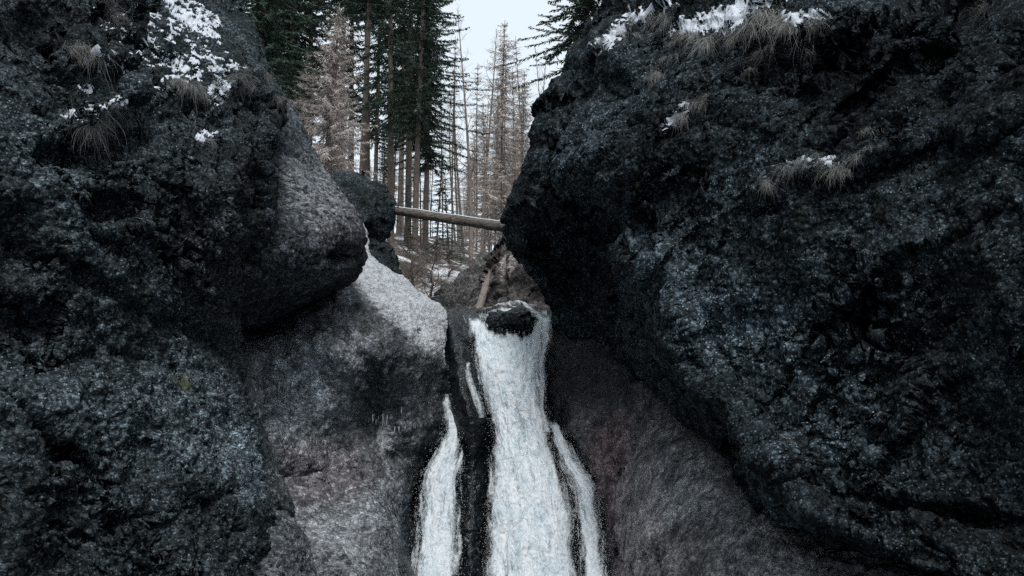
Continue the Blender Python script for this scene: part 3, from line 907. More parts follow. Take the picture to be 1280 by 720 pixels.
# --- right shelf under the overhang
rows = [
    (385, [(960, 16.6), (880, 16.8), (780, 17.2), (720, 17.4), (684, 17.6)]),
    (425, [(960, 15.4), (880, 15.6), (780, 16.1), (720, 16.4), (686, 16.7)]),
    (470, [(980, 14.2), (900, 14.4), (820, 14.9), (740, 15.8), (700, 16.1), (683, 16.5)]),
    (515, [(1000, 13.2), (920, 13.2), (830, 13.9), (750, 15.1), (705, 15.7), (687, 16.2)]),
    (550, [(1040, 12.4), (940, 12.4), (840, 13.1), (765, 14.5), (718, 15.3), (696, 16.0)]),
    (590, [(1080, 11.8), (960, 11.7), (850, 12.5), (775, 13.9), (735, 14.9), (713, 15.7)]),
    (640, [(1140, 11.0), (1000, 10.9), (870, 11.7), (790, 13.1), (750, 14.4), (728, 15.3)]),
    (690, [(1200, 10.3), (1040, 10.1), (890, 10.9), (800, 12.4), (757, 13.9), (736, 15.0)]),
    (730, [(1250, 9.7), (1080, 9.5), (910, 10.3), (810, 11.9), (760, 13.5), (738, 14.7)]),
    (800, [(1330, 9.2), (1120, 8.8), (940, 9.4), (820, 11.0), (768, 12.7), (742, 14.0)]),
]
sh = Loft(rows, 300, 340, +1, bscale=0.5, backlen=10, back=[(0.05, 0.3), (0.1, 0.8), (0.2, 1.4), (0.5, 2.2)])
X, Y = sh.px, sh.py
sh.push(0.16 * np.exp(-(line_dist(X, Y, [(835, 480), (790, 498), (745, 525), (715, 545)])[0] / 7) ** 2))
sh.groove([(812, 515), (800, 530), (780, 560), (765, 590)], 6, 0.2)
sh.strata((0.5, -0.3, 0.8), (0.8, 0, 0.5), 0.06, 1.2, 605)
sh.groove([(700, 560), (720, 585), (738, 600)], 5, 0.10)
sh.groove([(745, 525), (765, 590), (752, 660), (760, 720)], 7, 0.06)
sh.groove([(880, 640), (850, 665), (820, 700)], 10, 0.10)
sh.rough(601, big=0.12, mid=0.04, small=0.013, peb=0.009, psize=0.06, aniso=(1, 1, 0.7))
X, Y = sh.px, sh.py
rgt = sstep(0, 60, X - np.interp(Y, [480, 560, 640, 720], [870, 890, 880, 860]))
f3 = fbm(sh.P, 6.0, 3, 0.6, 640).reshape(sh.nv, sh.nu)
sh.push(rgt * 0.06 * f3)
sh.attrs['tint'] = np.clip(1.0 * np.exp(-(line_dist(X, Y, [(770, 540), (752, 600), (745, 660), (752, 720)])[0] / 26) ** 2) + 0.3 * blob(X, Y, 760, 640, 60, 120), 0, 1)
sh.attrs['wet'] = np.clip(0.85 * sstep(34, 6, X - np.interp(Y, [420, 500, 540, 600, 660, 720], [686, 686, 694, 726, 742, 748])) + 0.55 * blob(X, Y, 740, 470, 70, 50), 0, 1)
sh.attrs['frost'] = 0.12 * rgt
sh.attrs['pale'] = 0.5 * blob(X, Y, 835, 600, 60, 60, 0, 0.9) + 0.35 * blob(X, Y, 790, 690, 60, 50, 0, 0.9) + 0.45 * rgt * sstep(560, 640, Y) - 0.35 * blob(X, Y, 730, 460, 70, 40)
tag(sh.build('rock_shelf', M_SHELF), 'smooth brownish-grey rock flank right of the waterfall, below the overhang', 'rock', 'gorge boulders')

# --- rib between the two streams
rows = [
    (384, [(548, 17.0), (562, 16.8), (574, 17.1)]),
    (396, [(546, 16.6), (564, 16.3), (580, 16.7)]),
    (430, [(548, 16.2), (570, 15.8), (592, 16.4)]),
    (470, [(552, 16.0), (578, 15.4), (605, 16.1)]),
    (500, [(556, 15.8), (584, 15.1), (612, 15.9)]),
    (522, [(560, 15.7), (588, 15.0), (616, 15.8)]),
    (545, [(562, 15.65), (590, 15.05), (617, 15.75)]),
    (570, [(564, 15.5), (592, 15.05), (618, 15.6)]),
    (620, [(566, 15.2), (592, 14.9), (616, 15.3)]),
    (680, [(566, 14.9), (590, 14.55), (612, 15.0)]),
    (730, [(566, 14.6), (590, 14.25), (612, 14.7)]),
    (800, [(566, 14.2), (590, 13.9), (612, 14.3)]),
]
rb = Loft(rows, 90, 300, -1, bscale=0.3, backlen=8, both=True, back=[(-0.02, 0.3), (-0.04, 0.8), (-0.05, 1.4), (-0.05, 2.2)])
rb.rough(701, big=0.08, mid=0.05, small=0.010, peb=0.004, psize=0.09)
rb.attrs['wet'] = 0.75 + 0 * rb.px
rb.attrs['frost'] = 0.30 * sstep(575, 640, rb.py) + 0.2 * blob(rb.px, rb.py, 595, 560, 14, 20)
tag(rb.build('rock_rib', M_WET), 'wet black rock rib between the narrow stream and the main fall', 'rock', 'gorge boulders')


# --- closed boulders made from a bent ball
def ball_rock(name, center, size, seed, mat, rotz=0.0, roty=0.0, nu=90, nv=60, rough=(0.25, 0.1, 0.03), flat=1.0, attrs=None):
    u = np.linspace(0, 2 * pi, nu)
    v = np.linspace(0.02, pi - 0.02, nv)
    U, W = np.meshgrid(u, v)
    D = np.stack([np.sin(W) * np.cos(U), np.sin(W) * np.sin(U), np.cos(W)], -1)
    e = 0.8
    D2 = np.sign(D) * np.abs(D) ** e
    P = D2 * np.array(size)
    n = D.reshape(-1, 3)
    r = rough[0] * fbm(P * 1.0 + seed, 0.9 / max(size), 3, 0.5, seed) + rough[1] * fbm(P + seed, 2.6 / max(size) + 1, 4, 0.55, seed + 3)
    P = P.reshape(-1, 3) + n * r[:, None] + n * (rough[2] * fbm(P + seed, 9.0, 3, 0.6, seed + 9))[:, None]
    c, s = cos(roty), sin(roty)
    P = np.stack([P[:, 0] * c + P[:, 2] * s, P[:, 1], -P[:, 0] * s + P[:, 2] * c], -1)
    c, s = cos(rotz), sin(rotz)
    P = np.stack([P[:, 0] * c - P[:, 1] * s, P[:, 0] * s + P[:, 1] * c, P[:, 2]], -1) + np.asarray(center)
    P = P.reshape(nv, nu, 3)
    P[:, -1] = P[:, 0]
    a = {k: np.zeros(nv * nu) for k in ('frost', 'wet', 'tint', 'pale')}
    if attrs:
        for k, val in attrs.items():
            a[k] = np.full(nv * nu, val)
    return obj(name, mesh_np(name, P.reshape(-1, 3), grid_faces(nv, nu)[:, ::-1], mat, True, a))


tag(ball_rock('boulder', at(638, 404, 16.5), (0.37, 0.4, 0.25), 811, M_WET, roty=radians(-8), rough=(0.20, 0.05, 0.008), attrs={'wet': 1.0}),
    'black wet boulder parting the water at the lip of the fall', 'boulder', 'gorge boulders')
tag(ball_rock('boulder', at(650, 404, 18.2), (0.80, 0.7, 0.26), 823, M_WET, roty=radians(7), rough=(0.25, 0.07, 0.01), attrs={'wet': 1.0}),
    'flat wet rock with water sheeting over it, just behind the lip', 'boulder', 'gorge boulders')

# rocks of the upper stream bed
rows = [
    (318, [(640, 25.0), (616, 24.9), (604, 25.3)]),
    (335, [(640, 23.8), (606, 24.0), (588, 24.6)]),
    (352, [(640, 22.6), (596, 22.9), (566, 23.6)]),
    (372, [(640, 21.4), (586, 21.7), (548, 22.4)]),
    (395, [(640, 20.4), (584, 20.7), (536, 21.4)]),
    (430, [(640, 19.4), (584, 19.7), (526, 20.4)]),
]
b1 = Loft(rows, 90, 90, +1, bscale=0.5, backlen=10)
b1.groove([(545, 392), (590, 358), (640, 340)], 3, 0.12)
b1.facets(0.6, 0.25, 0.06, 902)
b1.rough(901, big=0.10, mid=0.06, small=0.03, peb=0.02, psize=0.12)
tag(b1.build('boulder', M_BACK), 'grey rock bank sloping up from the stream behind the lip, left of the edge painted sunlit', 'boulder', 'gorge boulders')
rows = [
    (255, [(740, 22.0), (690, 22.2), (655, 22.6), (645, 23.2)]),
    (285, [(740, 21.2), (690, 21.5), (645, 22.0), (632, 22.8)]),
    (305, [(740, 20.8), (690, 21.1), (635, 21.7), (620, 22.5)]),
    (325, [(740, 20.4), (690, 20.8), (630, 21.4), (612, 22.3)]),
    (350, [(740, 20.0), (690, 20.3), (626, 21.0), (606, 22.0)]),
    (380, [(740, 19.6), (690, 19.8), (620, 20.4), (598, 21.4)]),
    (420, [(740, 19.2), (690, 19.4), (616, 19.9), (590, 20.9)]),
]
b2 = Loft(rows, 110, 110, +1, bscale=0.5, backlen=10)
b2.groove([(634, 318), (628, 345), (634, 380)], 5, 0.2)
b2.groove([(690, 345), (668, 365), (655, 385)], 4, 0.15)
b2.facets(0.6, 0.25, 0.06, 908)
b2.rough(907, big=0.14, mid=0.06, small=0.03, peb=0.02, psize=0.12)
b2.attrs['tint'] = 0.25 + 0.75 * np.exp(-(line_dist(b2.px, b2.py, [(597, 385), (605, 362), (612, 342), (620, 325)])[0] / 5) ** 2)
b2.attrs['pale'] = 1.3 * np.exp(-(line_dist(b2.px, b2.py, [(597, 388), (604, 364), (611, 345)])[0] / 4) ** 2) + 1.1 * blob(b2.px, b2.py, 634, 332, 9, 16, 25)  # tint and pale together paint sunlight onto the left edge
tag(b2.build('boulder', M_BACK), 'brownish rock wall behind the lip with sunlight painted on its left edge', 'boulder', 'gorge boulders')

# bed behind the falling water
rows = [
    (387, [(520, 19.4), (560, 19.1), (620, 19.0), (690, 19.2), (740, 19.4)]),
    (394, [(520, 18.0), (560, 17.8), (620, 17.8), (690, 17.9), (740, 18.2)]),
    (420, [(520, 17.3), (560, 17.0), (620, 16.9), (690, 17.0), (740, 17.4)]),
    (480, [(520, 16.7), (560, 16.4), (620, 16.2), (690, 16.4), (740, 16.7)]),
    (560, [(500, 16.2), (550, 15.9), (620, 15.75), (690, 15.9), (750, 16.2)]),
    (650, [(490, 15.5), (550, 15.3), (620, 15.15), (700, 15.3), (770, 15.6)]),
    (740, [(480, 14.8), (550, 14.6), (620, 14.5), (710, 14.6), (780, 15.0)]),
    (820, [(480, 14.2), (550, 14.0), (620, 13.9), (710, 14.0), (780, 14.4)]),
]
bd = Loft(rows, 120, 160, +1, bscale=0.2)
bd.rough(951, big=0.08, mid=0.05, small=0.03, peb=0.015, psize=0.1)
bd.attrs['wet'] = 1.0 + 0 * bd.px
tag(bd.build('stream_bed', M_WET), 'wet black rock behind the falling water', kind='structure')


# ------------------------------------------------------------------ water
def water_material(name):
    """falling foam: grain and streaks follow the flow (attributes across / along), thin where 'edge' is low"""
    m, nt, out = new_mat(name)
    L = nt.links.new
    au = nd(nt, 'ShaderNodeAttribute', attribute_name='across')
    av = nd(nt, 'ShaderNodeAttribute', attribute_name='along')

    def noise(sx, sy, sc, det, ro):
        c = nt.nodes.new('ShaderNodeCombineXYZ')
        L(math_n(nt, 'MULTIPLY', au.outputs['Fac'], sx), c.inputs[0])
        L(math_n(nt, 'MULTIPLY', av.outputs['Fac'], sy), c.inputs[1])
        n = nd(nt, 'ShaderNodeTexNoise', i_Scale=sc, i_Detail=det, i_Roughness=ro, i_Distortion=0.4)
        L(c.outputs[0], n.inputs['Vector'])
        return n.outputs['Fac']
    streak = noise(1.0, 0.12, 10.0, 6.0, 0.66)
    grain = noise(1.0, 0.62, 34.0, 7.0, 0.75)
    lump = noise(1.0, 0.45, 5.5, 5.0, 0.62)
    tone = math_n(nt, 'ADD', math_n(nt, 'MULTIPLY', streak, 0.28), math_n(nt, 'MULTIPLY', grain, 0.34))
    tone = math_n(nt, 'ADD', tone, math_n(nt, 'MULTIPLY', lump, 0.40))
    c = ramp(nt, tone, [(0.36, (0.44, 0.57, 0.67)), (0.46, (0.70, 0.81, 0.88)), (0.56, (0.87, 0.93, 0.96))])
    b = nt.nodes.new('ShaderNodeBsdfPrincipled')
    L(c, b.inputs['Base Color'])
    b.inputs['Roughness'].default_value = 0.5
    b.inputs['Specular IOR Level'].default_value = 0.25
    bp = nd(nt, 'ShaderNodeBump', i_Strength=0.25, i_Distance=0.03)
    L(tone, bp.inputs['Height'])
    L(bp.outputs[0], b.inputs['Normal'])
    tl = nt.nodes.new('ShaderNodeBsdfTranslucent')
    L(c, tl.inputs['Color'])
    mb = nt.nodes.new('ShaderNodeMixShader')
    mb.inputs[0].default_value = 0.2
    L(b.outputs[0], mb.inputs[1])
    L(tl.outputs[0], mb.inputs[2])
    tr = nt.nodes.new('ShaderNodeBsdfTransparent')
    at_e = nd(nt, 'ShaderNodeAttribute', attribute_name='edge')
    e = math_n(nt, 'ADD', at_e.outputs['Fac'], math_n(nt, 'MULTIPLY', math_n(nt, 'SUBTRACT', streak, 0.5), 2.4))
    e = math_n(nt, 'ADD', e, math_n(nt, 'MULTIPLY', math_n(nt, 'SUBTRACT', grain, 0.5), 1.4))
    fac = ramp(nt, e, [(0.22, 0.0), (0.85, 1.0)])
    mx = nt.nodes.new('ShaderNodeMixShader')
    L(fac, mx.inputs[0])
    L(tr.outputs[0], mx.inputs[1])
    L(mb.outputs[0], mx.inputs[2])
    L(mx.outputs[0], out.inputs[0])
    return m


M_WATER = water_material('foaming_water')


def water_sheet(name, rows, nu, nv, seed, amp=0.06, bulge=0.12, edge=0.14, thin=0.0, top=None):
    """rows: (py, px_left, px_right, Y); the sheet bulges towards the viewer and breaks up at its sides"""
    py = np.array([r[0] for r in rows], float)
    tv = np.linspace(py[0], py[-1], nv)
    A = np.array([[r[1], r[2], r[3]] for r in rows], float)
    S = hermite(tv, py, A)
    t = np.linspace(0, 1, nu)
    P = np.zeros((nv, nu, 3))
    for i in range(nv):
        lx, rx, Y = S[i]
        for_px = lx + (rx - lx) * t
        a, b = at(lx, tv[i], Y), at(rx, tv[i], Y)
        P[i] = a + (b - a) * t[:, None]
        P[i, :, 1] -= bulge * np.sin(pi * t) ** 0.6
    Q = P.reshape(-1, 3) * np.array([1, 0.6, 0.45])
    n = fbm(Q, 3.0, 2, 0.5, seed) * amp * 0.9 + fbm(Q, 12.0, 3, 0.65, seed + 5) * amp * 0.55
    P[..., 1] -= n.reshape(nv, nu)
    P[..., 0] += (fbm(Q, 5.0, 3, 0.6, seed + 8) * amp * 0.5).reshape(nv, nu)
    P[..., 2] += (fbm(Q, 11.0, 2, 0.6, seed + 9) * amp * 0.5).reshape(nv, nu)
    e = np.minimum(t, 1 - t)[None, :] / edge
    e = np.clip(e, 0, 1) * (1 - thin) * np.ones((nv, 1))
    v = np.linspace(0, 1, nv)[:, None]
    e = e * np.clip(v / 0.03, 0, 1)
    if top is not None:
        qx, qy, _ = project(P)
        e = e * sstep(-5, 7, qy - np.interp(qx, [p[0] for p in top], [p[1] for p in top]))
    wid = np.linalg.norm(P[:, -1] - P[:, 0], axis=-1)[:, None]
    fu = (t[None, :] - 0.5) * wid + seed
    stp = np.linalg.norm(np.diff(P[:, nu // 2], axis=0), axis=-1).clip(0, 0.08)
    fv = np.concatenate([[0], np.cumsum(stp)])[:, None] + 0 * fu
    me = mesh_np(name, P.reshape(-1, 3), grid_faces(nv, nu), M_WATER, True, {'edge': e, 'across': fu, 'along': fv})
    o = obj(name, me)
    # a thinner veil of flung water in front of the body of the fall
    V = P.copy()
    V[..., 1] -= 0.05 + 0.04 * np.abs(fbm(Q, 4.0, 2, 0.5, seed + 3)).reshape(nv, nu)
    V[..., 0] += (t - 0.5)[None, :] * (0.05 + 0.05 * wid)
    ev = np.clip(np.minimum(t, 1 - t)[None, :] / 0.3, 0, 1) * 0.34 * np.ones((nv, 1)) * np.clip(e * 3, 0, 1)
    ev = np.maximum(ev, 0.30 * np.clip(np.minimum(t, 1 - t)[None, :] / 0.04, 0, 1) * np.clip((v - 0.08) * 8, 0, 1))
    obj('veil', mesh_np('veil', V.reshape(-1, 3), grid_faces(nv, nu), M_WATER, True, {'edge': ev, 'across': fu + 7.3, 'along': fv * 0.8 + 3.1}), o)
    return o, P


wf, WP = water_sheet('waterfall', [
    (392, 578, 690, 17.2), (405, 582, 688, 16.75), (418, 585, 684, 16.3), (440, 591, 680, 15.95), (470, 598, 676, 15.7), (520, 611, 682, 15.4),
    (560, 616, 690, 15.15), (600, 614, 703, 14.85), (650, 609, 715, 14.5), (720, 606, 722, 14.05), (800, 602, 728, 13.5)], 150, 420, 31, 0.06, 0.2, 0.13, 0.0, [(570, 386), (596, 396), (611, 414), (626, 420), (640, 417), (652, 424), (664, 416), (672, 400), (692, 388)])
tag(wf, 'broad white main fall foaming down the middle of the gorge', kind='structure')
w2, W2P = water_sheet('side_cascade', [
    (446, 548, 556, 16.0), (475, 546, 561, 15.6), (510, 552, 569, 15.4), (540, 556, 574, 15.25), (565, 546, 576, 15.0), (590, 530, 576, 14.8),
    (620, 523, 575, 14.55), (660, 521, 575, 14.25), (720, 513, 575, 13.8), (800, 508, 575, 13.2)], 70, 300, 37, 0.05, 0.08, 0.28)
tag(w2, 'narrow white stream left of the wet rock rib', kind='structure')
w3, W3P = water_sheet('side_cascade', [
    (525, 683, 694, 15.5), (545, 689, 706, 15.2), (575, 698, 722, 14.9), (605, 712, 742, 14.5), (640, 720, 748, 14.2), (680, 726, 754, 13.9),
    (720, 729, 756, 13.5), (800, 732, 760, 13.0)], 60, 260, 41, 0.05, 0.05, 0.42)
tag(w3, 'thin splashing stream along the right edge of the main fall', kind='structure')
w5, W5P = water_sheet('side_cascade', [
    (452, 582, 588, 15.35), (470, 584, 592, 15.2), (490, 590, 599, 15.0), (505, 595, 606, 14.95), (522, 600, 609, 14.95)], 20, 60, 47, 0.03, 0.03, 0.5, 0.55)
tag(w5, 'small trickle over the top of the wet rock rib', kind='structure')
w4, W4P = water_sheet('side_cascade', [
    (395, 676, 691, 16.9), (420, 676, 690, 16.2), (440, 673, 684, 15.9), (480, 672, 681, 15.7), (525, 676, 684, 15.45), (540, 680, 688, 15.4)], 24, 140, 43, 0.04, 0.04, 0.4)
tag(w4, 'hair-thin jet hugging the right rock below the lip', kind='structure')


def lip_sheet(name, ctrl, seed, label):
    """water running over the flat rock behind the lip"""
    C = np.array([[at(*p) for p in r] for r in ctrl])
    nv, nu = 60, 120
    R = np.array([hermite(np.linspace(0, 1, nu), np.linspace(0, 1, C.shape[1]), r) for r in C])
    P = hermite(np.linspace(0, 1, nv), np.linspace(0, 1, len(C)), R)
    n = fbm(P.reshape(-1, 3) * np.array([1, 0.5, 1]), 4.0, 4, 0.55, seed) * 0.05
    P[..., 2] += n.reshape(nv, nu)
    tu = np.linspace(0, 1, nu)[None, :]
    e = 0.42 + 0.5 * fbm(P.reshape(-1, 3), 2.0, 2, 0.5, seed + 4).reshape(nv, nu)
    e = e * np.clip(np.minimum(tu, 1 - tu) / 0.06, 0, 1)
    o = obj(name, mesh_np(name, P.reshape(-1, 3), grid_faces(nv, nu), M_WATER, True, {'edge': e, 'across': P[..., 0] + P[..., 1] * 0.3, 'along': P[..., 1] * 2 - P[..., 2]}))
    tag(o, label, kind='structure')
    return o


lip_sheet('side_cascade', [
    [(597, 390, 18.2), (612, 382, 18.4), (640, 377, 18.6), (668, 381, 18.5), (692, 392, 18.2)],
    [(590, 398, 17.6), (610, 390, 17.7), (640, 386, 17.8), (668, 390, 17.7), (692, 398, 17.5)],
    [(588, 408, 17.0), (603, 402, 16.95), (614, 395, 17.05), (672, 397, 17.0), (690, 404, 17.0)],
    [(592, 425, 16.4), (600, 420, 16.4), (610, 414, 16.6), (672, 412, 16.5), (686, 416, 16.4)]], 61, 'clear water sheeting over the flat rock at the lip')

# stream surface above the lip and pool below
def stream_surface():
    ys = np.linspace(17.6, 27, 60)
    P = []
    for y in ys:
        xc = -0.55 - 0.05 * (y - 17)
        xs = np.linspace(xc - 1.2, xc + 1.6, 40)
        P.append(np.stack([xs, np.full(40, y), np.full(40, np.interp(y, [17.6, 27], [3.60, 4.6]))], -1))
    P = np.array(P)
    P[..., 2] += (fbm(P.reshape(-1, 3), 2.5, 4, 0.55, 71) * 0.07).reshape(P.shape[:2])
    o = obj('stream_water', mesh_np('stream_water', P.reshape(-1, 3), grid_faces(60, 40), M_STREAM))
    tag(o, 'dark stream water above the lip of the fall', kind='structure')


M_STREAM = simple_mat('stream_water', (0.05, 0.07, 0.08), (0.35, 0.42, 0.47), 5.0, 0.12, 0.4)
stream_surface()
xs = np.linspace(-6, 6, 80)
ys = np.linspace(-6, 15.6, 120)
PX, PY = np.meshgrid(xs, ys)
PZ = -1.0 + 0.05 * fbm(np.stack([PX, PY, 0 * PX], -1), 1.3, 4, 0.5, 15).reshape(PX.shape)
tag(obj('pool_water', mesh_np('pool_water', np.stack([PX, PY, PZ], -1).reshape(-1, 3), grid_faces(120, 80), M_STREAM)),
    'dark churned pool at the foot of the fall', kind='structure')


# spray droplets thrown off the edges
def spray(name, P, n, spread, parent, lo=0.05):
    nv, nu = P.shape[:2]
    i = rng.integers(int(nv * lo), nv - 1, n)
    side = rng.random(n) < 0.5
    j = np.where(side, rng.integers(0, max(nu // 8, 2), n), nu - 1 - rng.integers(0, max(nu // 8, 2), n))
    j = np.where(rng.random(n) < 0.3, rng.integers(0, nu, n), j)
    c = P[i, j] + np.stack([rng.normal(0, spread, n), -np.abs(rng.normal(0, spread, n)) - 0.01, rng.normal(0, spread, n)], -1)
    r = rng.uniform(0.0015, 0.004, n)
    oct_v = np.array([[1, 0, 0], [-1, 0, 0], [0, 1, 0], [0, -1, 0], [0, 0, 1.8], [0, 0, -1.8]], float)
    oct_f = np.array([[0, 2, 4], [2, 1, 4], [1, 3, 4], [3, 0, 4], [2, 0, 5], [1, 2, 5], [3, 1, 5], [0, 3, 5]])
    V = c[:, None, :] + oct_v[None] * r[:, None, None]
    Fc = oct_f[None] + (np.arange(n) * 6)[:, None, None]
    o = obj(name, mesh_np(name, V.reshape(-1, 3), Fc.reshape(-1, 3), M_DROP), parent)
    tag(o, kind='stuff')
    return o


M_DROP = simple_mat('water_drops', (0.75, 0.82, 0.87), (0.9, 0.93, 0.95), 5.0, 0.3)
spray('spray', WP, 6000, 0.06, wf)
spray('spray', W2P, 3000, 0.06, w2)
spray('spray', W3P, 3500, 0.07, w3)

# ------------------------------------------------------------------ snow on ledges
def snow_from(loft, mask, name, label, thick=0.012, cat='snow', group='snow on the ledges', thr=0.50, brk=0.85):
    """a blanket over the part of a rock where mask is high, closed at its rim against the rock"""
    ii, jj = np.nonzero(mask > 0.10)
    i0, i1, j0, j1 = max(ii.min() - 2, 0), min(ii.max() + 3, loft.nv), max(jj.min() - 2, 0), min(jj.max() + 3, loft.nu)
    K = 3

    def fine(A):
        A = A[i0:i1, j0:j1]
        for ax in (0, 1):
            n0 = A.shape[ax]
            t = np.linspace(0, n0 - 1, (n0 - 1) * K + 1)
            k = np.clip(t.astype(int), 0, n0 - 2)
            f = (t - k).reshape((-1,) + (1,) * (A.ndim - 1)) if ax == 0 else (t - k).reshape((1, -1) + (1,) * (A.ndim - 2))
            A = np.take(A, k, ax) * (1 - f) + np.take(A, k + 1, ax) * f
        return A
    P0, N0, mk = fine(loft.P), fine(loft.N), fine(mask)
    nv, nu = mk.shape
    Q = P0 * np.array([1.0, 0.8, 1.8])
    n = 0.6 * fbm(Q, 3.0, 2, 0.6, 123).reshape(nv, nu) + 1.0 * fbm(Q, 9.0, 4, 0.7, 321).reshape(nv, nu)
    sc = np.where(mk > 0.10, mk, -1.0) + brk * n + 0.30 * np.clip(N0[..., 2] - 0.25, -0.6, 0.5)
    on = sc > thr - 0.22
    q = on[:-1, :-1] & on[1:, :-1] & on[:-1, 1:] & on[1:, 1:]
    ii, jj = np.nonzero(q)
    a = np.arange(nv * nu).reshape(nv, nu)
    Fc = np.stack([a[ii, jj], a[ii, jj + 1], a[ii + 1, jj + 1], a[ii + 1, jj]], -1)
    if loft.sgn < 0:
        Fc = Fc[:, ::-1]
    h = np.clip((sc - thr) / 0.22, -1.0, 1.0)
    h = np.where(h > 0, h ** 0.6, h) * thick
    P = P0 + N0 * (h * 0.6)[..., None] + np.array([0, 0, 1.0]) * (h * 0.8)[..., None]
    used, inv = np.unique(Fc, return_inverse=True)
    o = obj(name, mesh_np(name, P.reshape(-1, 3)[used], inv.reshape(-1, 4), M_SNOW))
    tag(o, label, cat, group, 'stuff')
    return o


X, Y = cl.px, cl.py
m = np.maximum.reduce([0.50 * blob(X, Y, 165, 45, 40, 26, 60), 0.16 * blob(X, Y, 200, 60, 110, 55, 25), 0.75 * blob(X, Y, 215, 66, 44, 13, 28), 1.0 * blob(X, Y, 122, 68, 30, 14, 15), 0.6 * blob(X, Y, 140, 88, 16, 6, 0),
                       0.5 * blob(X, Y, 178, 90, 8, 5, 0)])
snow_from(cl, m, thr=0.50, name='snow_patch', label='broken snow streak spreading down the mossy ledges of the upper left cliff')
m = np.maximum(0.8 * blob(X, Y, 240, 28, 34, 7, 32), 0.55 * blob(X, Y, 235, 12, 40, 14, 30))
snow_from(cl, m, 'snow_patch', 'long diagonal snow streak near the crest of the left cliff')
m = np.maximum.reduce([0.85 * blob(X, Y, 112, 142, 30, 7, -5), 0.8 * blob(X, Y, 150, 127, 18, 5, -18), 0.6 * blob(X, Y, 107, 110, 10, 5, 30)])
snow_from(cl, m * 1.3, thr=0.42, name='snow_patch', label='small level snow patch above hanging grass on the far left')
m = np.maximum.reduce([0.9 * blob(X, Y, 272, 115, 14, 14, 45), 0.85 * blob(X, Y, 288, 87, 18, 6, -5), 0.8 * blob(X, Y, 230, 100, 18, 5, 5)])
snow_from(cl, m, 'snow_patch', 'snow caught among the grass tufts at the shoulder of the left cliff')
m = 0.85 * blob(X, Y, 258, 170, 12, 6, -15)
snow_from(cl, m, 'snow_patch', 'tiny snow cap on the lowest tuft of the left cliff shoulder')
X, Y = cr.px, cr.py
m = np.maximum.reduce([1.1 * np.exp(-(line_dist(X, Y, [(745, 60), (760, 52), (785, 25), (815, 12), (838, 2)])[0] / 7) ** 2)])
snow_from(cr, m * 1.15, thr=0.36, name='snow_patch', label='thin curved snow line along the upper left rim of the right cliff')
m = np.maximum.reduce([0.95 * blob(X, Y, 895, 24, 48, 13, -18), 0.9 * blob(X, Y, 930, 12, 36, 11, -20), 0.85 * blob(X, Y, 860, 32, 18, 10, 0), 0.7 * blob(X, Y, 920, 38, 14, 5, -20)])
snow_from(cr, m * 1.15, thr=0.36, name='snow_patch', label='largest snow patch on the grassy ledge of the right cliff')
m = np.maximum.reduce([0.95 * blob(X, Y, 962, 6, 26, 8, -10), 0.95 * blob(X, Y, 990, 23, 15, 7, 10), 0.95 * blob(X, Y, 1022, 18, 18, 8, 10)])
snow_from(cr, m * 1.15, thr=0.36, name='snow_patch', label='snow at the right end of the grassy ledge, right of the largest patch')
m = np.maximum(1.0 * blob(X, Y, 843, 148, 17, 6, -50), 0.95 * blob(X, Y, 852, 137, 10, 6, -30))
snow_from(cr, m * 1.15, thr=0.36, name='snow_patch', label='sliver of snow beside the middle grass tuft on the right cliff')
m = np.maximum(1.0 * blob(X, Y, 1015, 204, 30, 6, -3), 0.95 * blob(X, Y, 995, 209, 11, 6, -30))
snow_from(cr, m * 1.15, thr=0.36, name='snow_patch', label='sliver of snow on the lowest grass ledge of the right cliff')


# ------------------------------------------------------------------ grass tufts
def tuft_mesh(name, n, length, spread, mat, seed, hang=1.0):
    """blades that rise from a root mat (local +y is out of the rock), arch over and hang"""
    r = np.random.default_rng(seed)
    S = 7
    nc = 7                                                     # sub-clumps, each with a lean of its own
    cc = np.stack([r.normal(0, spread, nc), r.normal(0, spread * 0.3, nc), r.normal(0, spread * 0.6, nc)], -1)
    cl_ = r.integers(0, nc, n)
    root = cc[cl_] + r.normal(0, spread * 0.28, (n, 3))
    L = length * r.gamma(5.0, 0.16, n) * r.uniform(0.6, 1.2, nc)[cl_]
    ang = r.normal(0, 0.55, nc)[cl_] + r.normal(0, 0.45, n)
    out = r.uniform(0.15, 0.8, n)
    up = r.uniform(-0.6, 0.5, nc)[cl_] + r.normal(0, 0.3, n)
    d = np.stack([np.sin(ang) * 0.8, out, up], -1)
    d /= np.linalg.norm(d, axis=1, keepdims=True)
    g = hang * r.uniform(0.12, 0.60, n)
    p = root.copy()
    pts = [p.copy()]
    for k in range(S - 1):
        p = p + d * (L / (S - 1))[:, None]
        pts.append(p.copy())
        d = d + np.stack([0 * g, -0.05 + 0 * g, -g], -1) + r.normal(0, 0.16, (n, 3))
        d /= np.linalg.norm(d, axis=1, keepdims=True)
    pts = np.stack(pts, 1)
    w = np.linspace(1, 0.15, S)[None, :] * r.uniform(0.0018, 0.0042, n)[:, None]
    sd = np.stack([np.cos(ang + r.normal(0, 0.5, n)), np.sin(ang) * 0.4, r.normal(0, 0.3, n)], -1)
    A = pts + sd[:, None, :] * w[..., None]
    B = pts - sd[:, None, :] * w[..., None]
    V = np.stack([A, B], 2).reshape(-1, 3)
    base = (np.arange(n) * S * 2)[:, None]
    k = np.arange(S - 1)[None, :] * 2
    Fc = np.stack([base + k, base + k + 1, base + k + 3, base + k + 2], -1).reshape(-1, 4)
    return mesh_np(name, V, Fc, mat)


